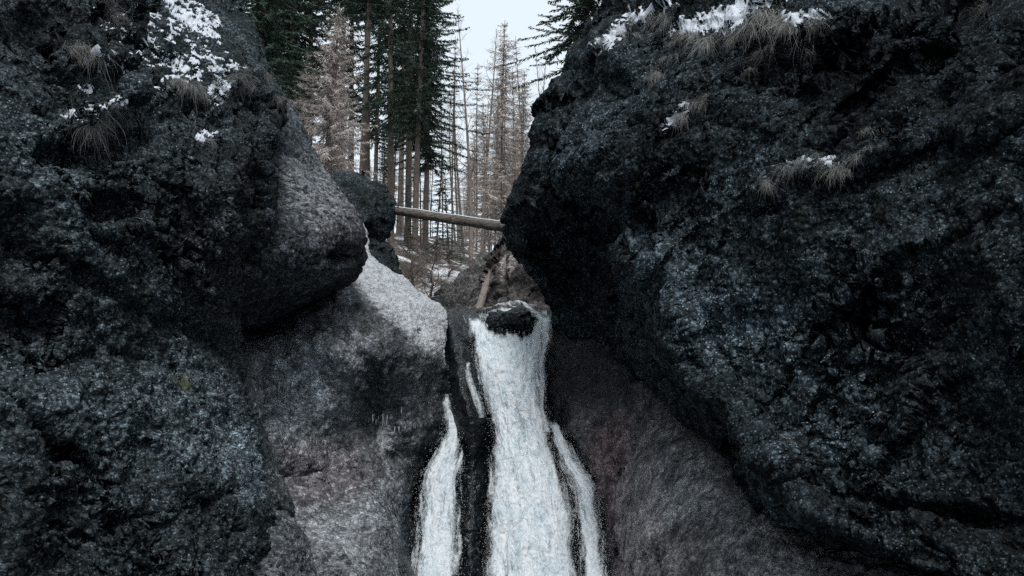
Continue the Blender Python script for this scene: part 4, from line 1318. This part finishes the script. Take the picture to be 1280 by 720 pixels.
TUFTS = [tuft_mesh('tuft', 300, 0.46, 0.10, M_GRASS, 1), tuft_mesh('tuft', 240, 0.40, 0.13, M_GRASS, 2), tuft_mesh('tuft', 260, 0.54, 0.10, M_GRASS, 3), tuft_mesh('tuft', 220, 0.34, 0.12, M_GRASS, 5), tuft_mesh('tuft', 280, 0.5, 0.08, M_GRASS, 6)]
TUFT_G = tuft_mesh('tuft', 300, 0.28, 0.09, M_GRASSG, 4)


def tuft(loft, px, py, s, label, var=0, me=None, wide=1.0, group='dry grass tufts on the cliffs'):
    p, n = loft.pick(px, py)
    o = obj('grass_tuft', me or TUFTS[var % 5])
    o.location = p - n * 0.02
    o.rotation_euler = (random.uniform(-0.15, 0.15), random.uniform(-0.2, 0.2), math.atan2(-n[0], n[1]))
    s *= 0.64
    o.scale = (s * wide * 1.1, s, s)
    tag(o, label, 'grass', group)
    return o


for i, (px, py, s, wd, lab) in enumerate([
        (140, 8, 1.1, 1.0, 'bulging grass clump at the top edge of the left cliff'),
        (150, 22, 1.0, 0.8, 'grass hanging below the bulging clump at the top of the left cliff'),
        (98, 58, 0.85, 1.2, 'dark grass tuft at the left end of the broad snow streak'),
        (112, 62, 0.7, 1.0, 'grass fringe directly under the left end of the snow streak'),
        (108, 150, 0.8, 1.4, 'left grass beard hanging under the small level snow patch'),
        (130, 148, 1.0, 1.2, 'long grass beard hanging from the small level snow patch on the left'),
        (150, 135, 0.7, 1.2, 'grass at the right tip of the small level snow patch'),
        (228, 105, 0.7, 1.1, 'leftmost pale tuft of the left cliff shoulder'),
        (248, 108, 0.95, 1.0, 'pale tuft left of the snow on the cliff shoulder'),
        (282, 118, 1.25, 0.9, 'longest pale tuft under the shoulder snow of the left cliff'),
        (296, 95, 1.0, 1.1, 'pale tuft just under the upper snow cap of the left shoulder'),
        (312, 98, 1.2, 0.9, 'pale tuft right of the shoulder snow, near the edge of the left cliff'),
        (308, 82, 0.7, 0.9, 'short tuft on top of the left cliff shoulder'),
        (262, 172, 0.9, 0.9, 'lowest tuft of the left cliff shoulder with a tiny snow cap'),
        (338, 92, 0.8, 1.0, 'upper tuft on the outline of the left cliff against the trees'),
        (350, 120, 0.8, 1.0, 'lower tuft on the outline of the left cliff against the trees')]):
    tuft(cl, px, py, s, lab, i, wide=wd)
tuft(cl, 226, 472, 0.75, 'greenish grass tuft in a crack low on the left cliff', 0, TUFT_G)
for i, (px, py, s, wd, lab) in enumerate([
        (752, 45, 0.8, 1.0, 'grass at the very left end of the right cliff ledge'), (772, 38, 0.8, 1.0, 'second grass tuft from the left along the snow line'),
        (795, 28, 0.9, 1.1, 'grass hanging below the middle of the thin snow line'), (812, 22, 1.0, 1.0, 'grass below the upper end of the thin snow line'),
        (838, 18, 1.1, 1.0, 'dark grass between the thin snow line and the largest patch'), (848, 48, 1.2, 0.8, 'grass at the left foot of the largest snow patch'),
        (832, 72, 1.1, 0.8, 'long grass straggling down left of the largest snow patch'), (818, 92, 0.9, 0.8, 'lowest end of the grass straggling down the right cliff'),
        (868, 42, 1.0, 1.2, 'grass under the left part of the largest snow patch'), (890, 45, 1.1, 1.1, 'grass beneath the centre of the largest snow patch'),
        (912, 45, 1.0, 1.1, 'grass beneath the right part of the largest snow patch'), (935, 32, 1.2, 1.1, 'grass right of the largest snow patch'),
        (958, 22, 1.3, 1.1, 'tall grass beard in the middle of the right half of the ledge'), (980, 30, 1.0, 1.0, 'grass below the small snow patch at the ledge end'),
        (1005, 30, 1.2, 0.9, 'long pale grass between the two last snow patches'), (1022, 28, 1.1, 0.9, 'grass at the right end of the ledge'),
        (948, 68, 0.9, 0.9, 'loose tuft on the wall below the right half of the ledge'), (1008, 62, 1.0, 0.8, 'hanging wisp below the right end of the ledge'),
        (930, 88, 0.8, 1.0, 'lower loose tuft well below the ledge'), (965, 50, 0.8, 1.0, 'small tuft directly under the tall grass beard'),
        (880, 122, 0.95, 1.2, 'dome of pale grass above the sliver of snow on the right cliff'), (868, 130, 0.7, 1.0, 'grass at the left of the pale dome'),
        (848, 150, 0.7, 0.8, 'grass beside the upper sliver of snow'), (832, 172, 0.75, 0.7, 'lowest strand below the upper sliver of snow'),
        (965, 228, 0.6, 1.0, 'left tip of the lowest grass ledge'), (982, 214, 0.75, 1.2, 'pale tuft left of the lowest sliver of snow'),
        (1002, 205, 0.8, 1.2, 'grass right under the lowest sliver of snow'), (1022, 206, 0.7, 1.2, 'middle grass of the lowest ledge'),
        (1042, 208, 0.95, 1.0, 'combed grass fringe at the right of the lowest sliver of snow'), (1075, 195, 0.5, 1.4, 'low grass line trailing right from the lowest ledge'),
        (1105, 180, 0.5, 1.4, 'far end of the trailing grass line on the right cliff'), (1085, 158, 0.45, 1.0, 'single wisp above the trailing grass line'),
        (1225, 8, 0.9, 1.0, 'grass at the top right corner of the right cliff')]):
    tuft(cr, px, py, s, lab, i, wide=wd)


# ------------------------------------------------------------------ tubes, log, trees
def tube(pts, radii, R=6, cap=True):
    pts = np.asarray(pts, float)
    radii = np.asarray(radii, float)
    d = np.gradient(pts, axis=0)
    d /= np.linalg.norm(d, axis=1, keepdims=True) + 1e-9
    ref = np.where(np.abs(d[:, 2:3]) < 0.9, np.array([[0, 0, 1.0]]), np.array([[1.0, 0, 0]]))
    s = np.cross(d, ref)
    s /= np.linalg.norm(s, axis=1, keepdims=True) + 1e-9
    t = np.cross(s, d)
    a = np.linspace(0, 2 * pi, R, endpoint=False)
    V = pts[:, None] + radii[:, None, None] * (np.cos(a)[None, :, None] * s[:, None] + np.sin(a)[None, :, None] * t[:, None])
    n = len(pts)
    idx = np.arange(n * R).reshape(n, R)
    nx = np.roll(idx, -1, axis=1)
    Fc = np.stack([idx[:-1], nx[:-1], nx[1:], idx[1:]], -1).reshape(-1, 4)
    return V.reshape(-1, 3), Fc


# ------------------------------------------------------------------ icicles
def icicle(loft, px, py, n, length, label):
    root = empty('icicle_cluster', tuple(loft.pick(px, py)[0]))
    S, R = 7, 6
    for q in range(n):
        p, nn = loft.pick(px + random.gauss(0, 7), py + random.gauss(0, 12), 1.0)
        c = p + nn * 0.012 - np.array(root.location)
        L = length * random.uniform(0.25, 1.0)
        r0 = random.uniform(0.008, 0.022)
        pts = [c + np.array([0.002 * math.sin(q + s * 1.3), 0, -L * s / (S - 1)]) for s in range(S)]
        V, Fc = tube(pts, [r0 * (1 - s / (S - 1)) ** 0.7 * random.uniform(0.75, 1.25) + 0.001 for s in range(S)], R)
        obj('icicle', mesh_np('icicle', V, Fc, M_ICE), root)
    tag(root, label, 'icicles', 'icicles')


icicle(sl, 352, 490, 4, 0.28, 'thin icicles hanging in the dark recess beside the left cliff')
icicle(sl, 478, 522, 7, 0.26, 'cluster of icicles on the stained wall below the frosted slab')
icicle(sl, 492, 538, 5, 0.16, 'short icicles right of the icicle cluster on the stained wall')


class MB:
    def __init__(self):
        self.V, self.F, self.n = [], [], 0

    def add(self, V, Fc):
        self.V.append(np.asarray(V, float))
        self.F.append(np.asarray(Fc) + self.n)
        self.n += len(V)

    def mesh(self, name, mat, smooth=True):
        return mesh_np(name, np.concatenate(self.V), np.concatenate(self.F), mat, smooth)


# fallen log
la, lbp = at(425, 254, 21.9), at(700, 293, 19.4)
t = np.linspace(0, 1, 60)
pts = la + (lbp - la) * t[:, None]
pts[:, 2] += 0.008 * np.sin(t * 7)
rad = 0.088 + 0.030 * t + 0.004 * np.sin(t * 37)
log = empty('fallen_log', tuple(la))
inv = np.array(la)
V, Fc = tube(pts - inv, rad, 18)
V = V + 0.012 * np.stack([fbm(V * np.array([0.5, 2, 2]), 9.0, 3, 0.6, 70 + k) for k in range(3)], -1)
obj('bark', mesh_np('bark', V, Fc, M_LOG), log)
for tt, ang, ln in ((0.30, 0.5, 0.16), (0.42, 2.4, 0.10), (0.55, -0.4, 0.14), (0.63, 1.9, 0.12), (0.36, -1.2, 0.12)):
    k = int(tt * 59)
    d = np.array([0.1, cos(ang) * -0.7, sin(ang)])
    c = pts[k] - inv
    V, Fc = tube([c + d * rad[k] * 0.7, c + d * (rad[k] + ln * 0.5), c + d * (rad[k] + ln)], [0.018, 0.014, 0.009], 6)
    obj('branch_stub', mesh_np('branch_stub', V, Fc, M_LOG), log)
tag(log, 'bare fallen log lying across the gorge above the waterfall', 'log')
# added tapered strip standing in for the sunlit rock edge behind the lip
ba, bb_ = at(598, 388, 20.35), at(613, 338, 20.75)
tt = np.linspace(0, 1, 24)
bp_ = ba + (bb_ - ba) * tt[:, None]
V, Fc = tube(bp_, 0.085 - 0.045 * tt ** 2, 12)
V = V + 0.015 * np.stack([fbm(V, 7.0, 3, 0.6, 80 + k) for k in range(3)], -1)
tag(obj('sunlit_edge_strip', mesh_np('sunlit_edge_strip', V, Fc, M_EDGE_STRIP)), 'pinkish-brown strip standing in for the sunlit rock edge behind the lip', 'log')
# snow line on the log
mb = MB()
a = np.linspace(-0.55, 0.55, 7)
sw = 0.5 + 0.5 * fbm(np.stack([t * 9, 0 * t, 0 * t], -1), 1.0, 3, 0.6, 9)
dl = (lbp - la) / np.linalg.norm(lbp - la)
sx = np.cross(dl, [0, 0, 1.0])
sx /= np.linalg.norm(sx)
uz = np.cross(sx, dl)
P = []
for k in range(60):
    rr = rad[k] - 0.010 + 0.020 * np.clip(sw[k] * 1.3, 0, 1) * np.cos(a) ** 2 + 0.007
    P.append(pts[k] + np.sin(a)[:, None] * sx * rr[:, None] + np.cos(a)[:, None] * uz * rr[:, None])
o = obj('snow_strip', mesh_np('snow_strip', np.array(P).reshape(-1, 3), grid_faces(60, 7), M_SNOW))
tag(o, 'thin strip of snow lying along the top of the fallen log', 'snow')


def trunk_mesh(name, H, r0, seed, mat, bend=0.15, lean=0.0):
    r = np.random.default_rng(seed)
    n = 26
    z = np.linspace(-0.6, H, n)
    tt = np.clip(z / H, 0, 1)
    ph = r.uniform(0, 6, 4)
    x = bend * (np.sin(tt * 3 + ph[0]) - sin(ph[0])) + lean * tt * H
    y = bend * (np.sin(tt * 2.5 + ph[1]) - sin(ph[1]))
    rad = r0 * (1 - tt) ** 0.85 + 0.012 + 0.25 * r0 * np.exp(-np.clip(z, 0, 9) / 0.35)
    pts = np.stack([x, y, z], -1)
    V, Fc = tube(pts, rad, 8)
    return mesh_np(name, V, Fc, mat), pts, rad


def leaf_strips(base, d, length, width, nrm):
    """one narrow kite per twig"""
    b = np.asarray(base)
    m = b + d * (length * 0.45)[:, None]
    e = b + d * length[:, None]
    s = np.cross(d, nrm)
    s /= np.linalg.norm(s, axis=1, keepdims=True) + 1e-9
    V = np.stack([b, m + s * width[:, None], e, m - s * width[:, None]], 1).reshape(-1, 3)
    Fc = (np.arange(len(b)) * 4)[:, None] + np.array([[0, 1, 2, 3]])
    return V, Fc


def conifer(name, H, r0, crown0, R, seed, mat_leaf, mat_bark, dens=1.0, droop=0.35, tw_w=0.028, tw_l=0.34, hang=0.5, dead=0.0, irregular=0.35, levels=None):
    """trunk and a crown of whorled drooping branches, every branch carrying many twigs"""
    r = np.random.default_rng(seed)
    tm, tp, trad = trunk_mesh('trunk', H, r0, seed, mat_bark)
    mb = MB()
    step = 0.30 / dens
    zs = np.arange(H * crown0, H * 0.985, step)
    for z in zs:
        f = (z - H * crown0) / (H * (1 - crown0))
        L0 = R * (1 - f) ** 0.75 * (0.55 + 0.45 * min(1, f / 0.12)) + 0.10
        nb = max(4, int(r.integers(5, 8)))
        a0 = r.uniform(0, 6.28)
        cx = np.array([np.interp(z, tp[:, 2], tp[:, 0]), np.interp(z, tp[:, 2], tp[:, 1]), z])
        for b in range(nb):
            if r.random() < 0.12 + dead * (1 - f):
                continue
            a = a0 + 6.283 * b / nb + r.normal(0, 0.25)
            L = L0 * (1 + irregular * r.normal()) * (1 if r.random() > 0.2 else 0.55)
            L = max(L, 0.1)
            dr = np.array([cos(a), sin(a), 0])
            n = max(4, int(L / 0.085 * dens))
            s = np.linspace(0, 1, n)
            rise = 0.30 * f
            zz = L * (rise * s - droop * (1 - 0.7 * f) * s ** 1.6 + 0.16 * s ** 4) + r.normal(0, 0.03)
            pts = cx + dr * (s * L)[:, None] + np.stack([0 * s, 0 * s, zz], -1)
            if L > 0.45:
                V, Fc = tube(pts[:: max(1, n // 4)], np.linspace(0.018, 0.004, len(pts[:: max(1, n // 4)])), 3)
                mb.add(V, Fc)
            perp = np.array([-sin(a), cos(a), 0])
            for sg in (-1, 1, 0):
                k = np.arange(n) if sg else np.arange(0, n)
                base = pts[k]
                ln = tw_l * (1.05 - 0.6 * s[k]) * r.uniform(0.55, 1.25, len(k)) * min(1, 0.4 + L * 0.6)
                d = dr * 0.75 + perp * sg * 0.85 + np.array([0, 0, -hang * (1.0 if sg else 1.6)])
                d = d + r.normal(0, 0.28, (len(k), 3))
                d /= np.linalg.norm(d, axis=1, keepdims=True)
                nrm = np.array([0, 0, 1.0]) + r.normal(0, 0.7, (len(k), 3))
                V, Fc = leaf_strips(base, d, ln, np.full(len(k), tw_w) * r.uniform(0.6, 1.3, len(k)), nrm)
                mb.add(V, Fc)
    cm = mb.mesh('crown', mat_leaf, False)
    return tm, cm


def bare_tree(name, H, r0, seed, mat_bark, mat_twig, start=0.3, nb=26, Lb=2.4, up=0.75):
    r = np.random.default_rng(seed)
    tm, tp, trad = trunk_mesh('trunk', H, r0, seed, mat_bark, 0.35, r.normal(0, 0.01))
    mb = MB()

    def grow(p, d, L, rad, lv):
        n = 6
        pts = [p]
        dd = d.copy()
        for k in range(n - 1):
            dd = dd + r.normal(0, 0.13, 3) + np.array([0, 0, 0.06])
            dd /= np.linalg.norm(dd)
            pts.append(pts[-1] + dd * L / (n - 1))
        pts = np.array(pts)
        V, Fc = tube(pts, np.linspace(rad, rad * 0.3, n), 4 if lv == 0 else 3)
        mb.add(V, Fc)
        if lv < 2:
            m = int(r.integers(4, 7)) if lv == 0 else int(r.integers(3, 6))
            for q in range(m):
                k = r.integers(1, n)
                nd_ = dd * 0.6 + r.normal(0, 0.55, 3) + np.array([0, 0, 0.2])
                nd_ /= np.linalg.norm(nd_)
                grow(pts[k], nd_, L * r.uniform(0.3, 0.55), rad * 0.45, lv + 1)
    for b in range(nb):
        f = start + (0.98 - start) * (b + r.random()) / nb
        z = H * f
        a = r.uniform(0, 6.28)
        d = np.array([cos(a), sin(a), up * (0.6 + f)])
        d /= np.linalg.norm(d)
        c = np.array([np.interp(z, tp[:, 2], tp[:, 0]), np.interp(z, tp[:, 2], tp[:, 1]), z])
        grow(c, d, Lb * (1.15 - f) * r.uniform(0.5, 1.2) + 0.25, max(0.010, r0 * 0.30 * (1 - f) + 0.008), 0)
    return tm, mb.mesh('branches', mat_twig)


KINDS = {
    'spruce_a': conifer('spruce', 22, 0.15, 0.22, 2.3, 11, M_SPRUCE, M_BARK, 1.3, 0.45, 0.034),
    'spruce_b': conifer('spruce', 22, 0.14, 0.24, 2.1, 12, M_SPRUCE, M_BARK, 1.2, 0.40, 0.030, dead=0.45),
    'spruce_high': conifer('spruce', 24, 0.15, 0.46, 2.5, 13, M_SPRUCE, M_BARK, 1.3, 0.5, 0.034),
    'spruce_small': conifer('spruce', 8, 0.07, 0.12, 1.1, 14, M_SPRUCE, M_BARK, 1.1, 0.35, dead=0.25, tw_l=0.26),
    'larch_pale': conifer('larch', 13, 0.08, 0.10, 2.0, 15, M_BROWNP, M_BARKP, 1.3, 0.40, 0.022, 0.42, 0.75, dead=0.05),
    'larch_brown': conifer('larch', 14, 0.08, 0.12, 1.9, 16, M_BROWNT, M_BARKP, 1.1, 0.30, 0.017, 0.38, 0.6, dead=0.15),
    'thin': conifer('thin', 14, 0.055, 0.25, 1.3, 17, M_TWIG, M_BARK, 0.8, 0.25, 0.014, 0.34, 0.4, dead=0.3),
    'bare_a': bare_tree('bare', 15, 0.11, 21, M_BARKP, M_TWIG),
    'bare_b': bare_tree('bare', 14, 0.085, 22, M_BARKP, M_TWIG, 0.4, 20, 1.8, 1.1),
    'brush': bare_tree('brush', 2.2, 0.03, 23, M_TWIG, M_TWIG, 0.05, 26, 1.3, 0.7),
}
KH = {'spruce_a': 22, 'spruce_b': 22, 'spruce_high': 24, 'spruce_small': 8, 'larch_pale': 13, 'larch_brown': 14, 'thin': 14, 'bare_a': 15, 'bare_b': 14, 'brush': 2.2}


def tree(name, kind, px, Yd, top, label, cat='tree', group=None, wide=None, rz=None):
    """stands at distance Yd; its height comes from where the crown ends"""
    tmp = at(px, 200, Yd)
    x = tmp[0]
    z = float(terr(np.array([x]), np.array([Yd]))[0])
    H = at(px, top, Yd)[2] - z
    s = H / KH[kind]
    o = empty(name, (x, Yd, z - 0.1), random.uniform(0, 6.28) if rz is None else rz)
    w = wide if wide is not None else (max(s, 0.88) if kind.startswith('spruce_') and kind != 'spruce_small' else s)
    if kind not in ('spruce_a', 'spruce_b', 'spruce_high'):
        w *= random.uniform(0.8, 1.25)
    o.rotation_euler = (random.gauss(0, 0.02), random.gauss(0, 0.02), o.rotation_euler[2])
    o.scale = (w, w, s)
    tm, cm = KINDS[kind]
    obj('trunk', tm, o)
    obj('crown', cm, o)
    tag(o, label, cat, group)
    return o


G1 = 'trees seen through the gap'
for a in [
    ('spruce_tree', 'spruce_a', 322, 33, -330, 'dark spruce rising right behind the crest of the left cliff'),
    ('spruce_tree', 'spruce_a', 360, 47, -330, 'dark spruce behind the pale larch, left part of the gap'),
    ('spruce_tree', 'spruce_high', 425, 50, -330, 'dark spruce between the pale larch and the twin trunks'),
    ('larch_tree', 'larch_pale', 404, 33, 2, 'pale sunlit bare conifer with pointed top beside the left cliff'),
    ('larch_tree', 'larch_pale', 372, 37, 60, 'low pale bare conifer left of the pointed pale one'),
    ('larch_tree', 'larch_pale', 430, 38, 85, 'low pale bare conifer right of the pointed pale one'),
    ('pine_tree', 'spruce_high', 452, 42, -330, 'left one of the two close straight brown trunks'),
    ('pine_tree', 'spruce_high', 461, 44, -300, 'right one of the two close straight brown trunks'),
    ('spruce_tree', 'spruce_b', 490, 40, -280, 'leftmost tall spruce of the dark central group'),
    ('spruce_tree', 'spruce_b', 511, 43, -300, 'second tall spruce of the dark central group'),
    ('spruce_tree', 'spruce_b', 520, 38, -230, 'tallest dark spruce in the middle of the gap'),
    ('spruce_tree', 'spruce_a', 533, 45, -150, 'rightmost tall spruce of the dark central group'),
    ('bare_tree', 'bare_a', 589, 41, 0, 'tall bare broadleaf tree with forked twigs against the sky'),
    ('bare_tree', 'bare_b', 581, 46, 95, 'thin bare tree left of the tall forked one'),
    ('bare_tree', 'bare_b', 603, 52, 40, 'thin bare tree between the forked tree and the brown conifer'),
    ('larch_tree', 'larch_brown', 631, 44, 26, 'brown bare conifer with pointed top under the open sky'),
    ('larch_tree', 'larch_brown', 618, 55, 100, 'brown bare conifer behind and left of the pointed brown one'),
    ('larch_tree', 'larch_brown', 650, 52, 90, 'brown bare conifer beside the outline of the right cliff'),
    ('bare_tree', 'bare_b', 668, 44, 62, 'left bare tree peeping over the shoulder of the right cliff'),
    ('bare_tree', 'bare_b', 682, 47, 48, 'right bare tree peeping over the shoulder of the right cliff'),
    ('spruce_tree', 'spruce_high', 744, 31, -190, 'green spruce standing on top behind the right cliff'),
    ('spruce_tree', 'spruce_a', 340, 58, -250, 'dark spruce far behind the crest of the left cliff'),
    ('spruce_tree', 'spruce_b', 388, 60, -300, 'dark spruce directly behind the pointed pale conifer'),
    ('spruce_tree', 'spruce_b', 442, 62, -260, 'dim spruce just left of and behind the twin trunks'),
    ('spruce_tree', 'spruce_b', 500, 58, -160, 'spruce filling the back of the dark central group'),
    ('larch_tree', 'larch_brown', 606, 62, 125, 'brown bare conifer low between the forked tree and the pointed brown one'),
    ('larch_tree', 'larch_pale', 641, 66, 150, 'pale twiggy conifer low beside the right cliff outline'),
    ('larch_tree', 'larch_brown', 588, 64, 190, 'low brown conifer behind the foot of the forked tree'),
    ('spruce_tree', 'spruce_b', 470, 60, -150, 'spruce in the gap right of the twin trunks'),
    ('spruce_tree', 'spruce_small', 546, 36, 190, 'thin young spruce low in the central group'),
    ('spruce_tree', 'spruce_small', 563, 38, 215, 'small young spruce right of the central group, above the log'),
    ('spruce_tree', 'spruce_small', 577, 34, 262, 'short bushy spruce behind the middle of the log'),
    ('spruce_tree', 'spruce_small', 514, 35, 225, 'thin young spruce above the left part of the log'),
    ('spruce_tree', 'spruce_small', 482, 41, 150, 'slender spruce left of the dark central group'),
]:
    tree(*a, group=G1)
rr = random.Random(5)
for k, px in enumerate([472, 478, 486, 505, 511, 527, 540, 556, 566, 573, 594, 609, 614, 622, 627, 637, 642, 648, 655, 661, 490, 570]):
    tree('thin_tree', 'thin' if k % 3 else 'bare_b', px + rr.uniform(-2, 2), rr.uniform(47, 75), rr.uniform(40, 170),
         'one of many thin brown trunks deep in the wood beyond the log', group='thin trunks deep in the wood')
for k in range(40):
    Yd = rr.uniform(80, 135)
    tree('far_tree', ['larch_brown', 'bare_b', 'thin', 'bare_b'][k % 4], rr.uniform(395, 675), Yd, rr.uniform(140, 235),
         'one of the pale bare trees on the bright slope far behind', group='bare trees on the far slope')
for k, (px, Yd, top, lab) in enumerate([(505, 24, 318, 'bare brush beside the carrying boulder under the log'), (520, 25.5, 312, 'bare brush under the left third of the log'),
                                        (536, 24, 330, 'low bare brush by the frosted slab'), (546, 27, 318, 'bare brush under the middle of the log'),
                                        (528, 23, 345, 'lowest brush behind the top of the frosted slab'), (566, 29, 322, 'bare brush by the snowy bank'),
                                        (512, 28, 300, 'tall bare brush left of the stream'), (598, 31, 318, 'thin brush at the rock edge painted sunlit')]):
    tree('brush_shrub', 'brush', px, Yd, top, lab, 'shrub', 'bare brush by the upper stream', wide=0.9)
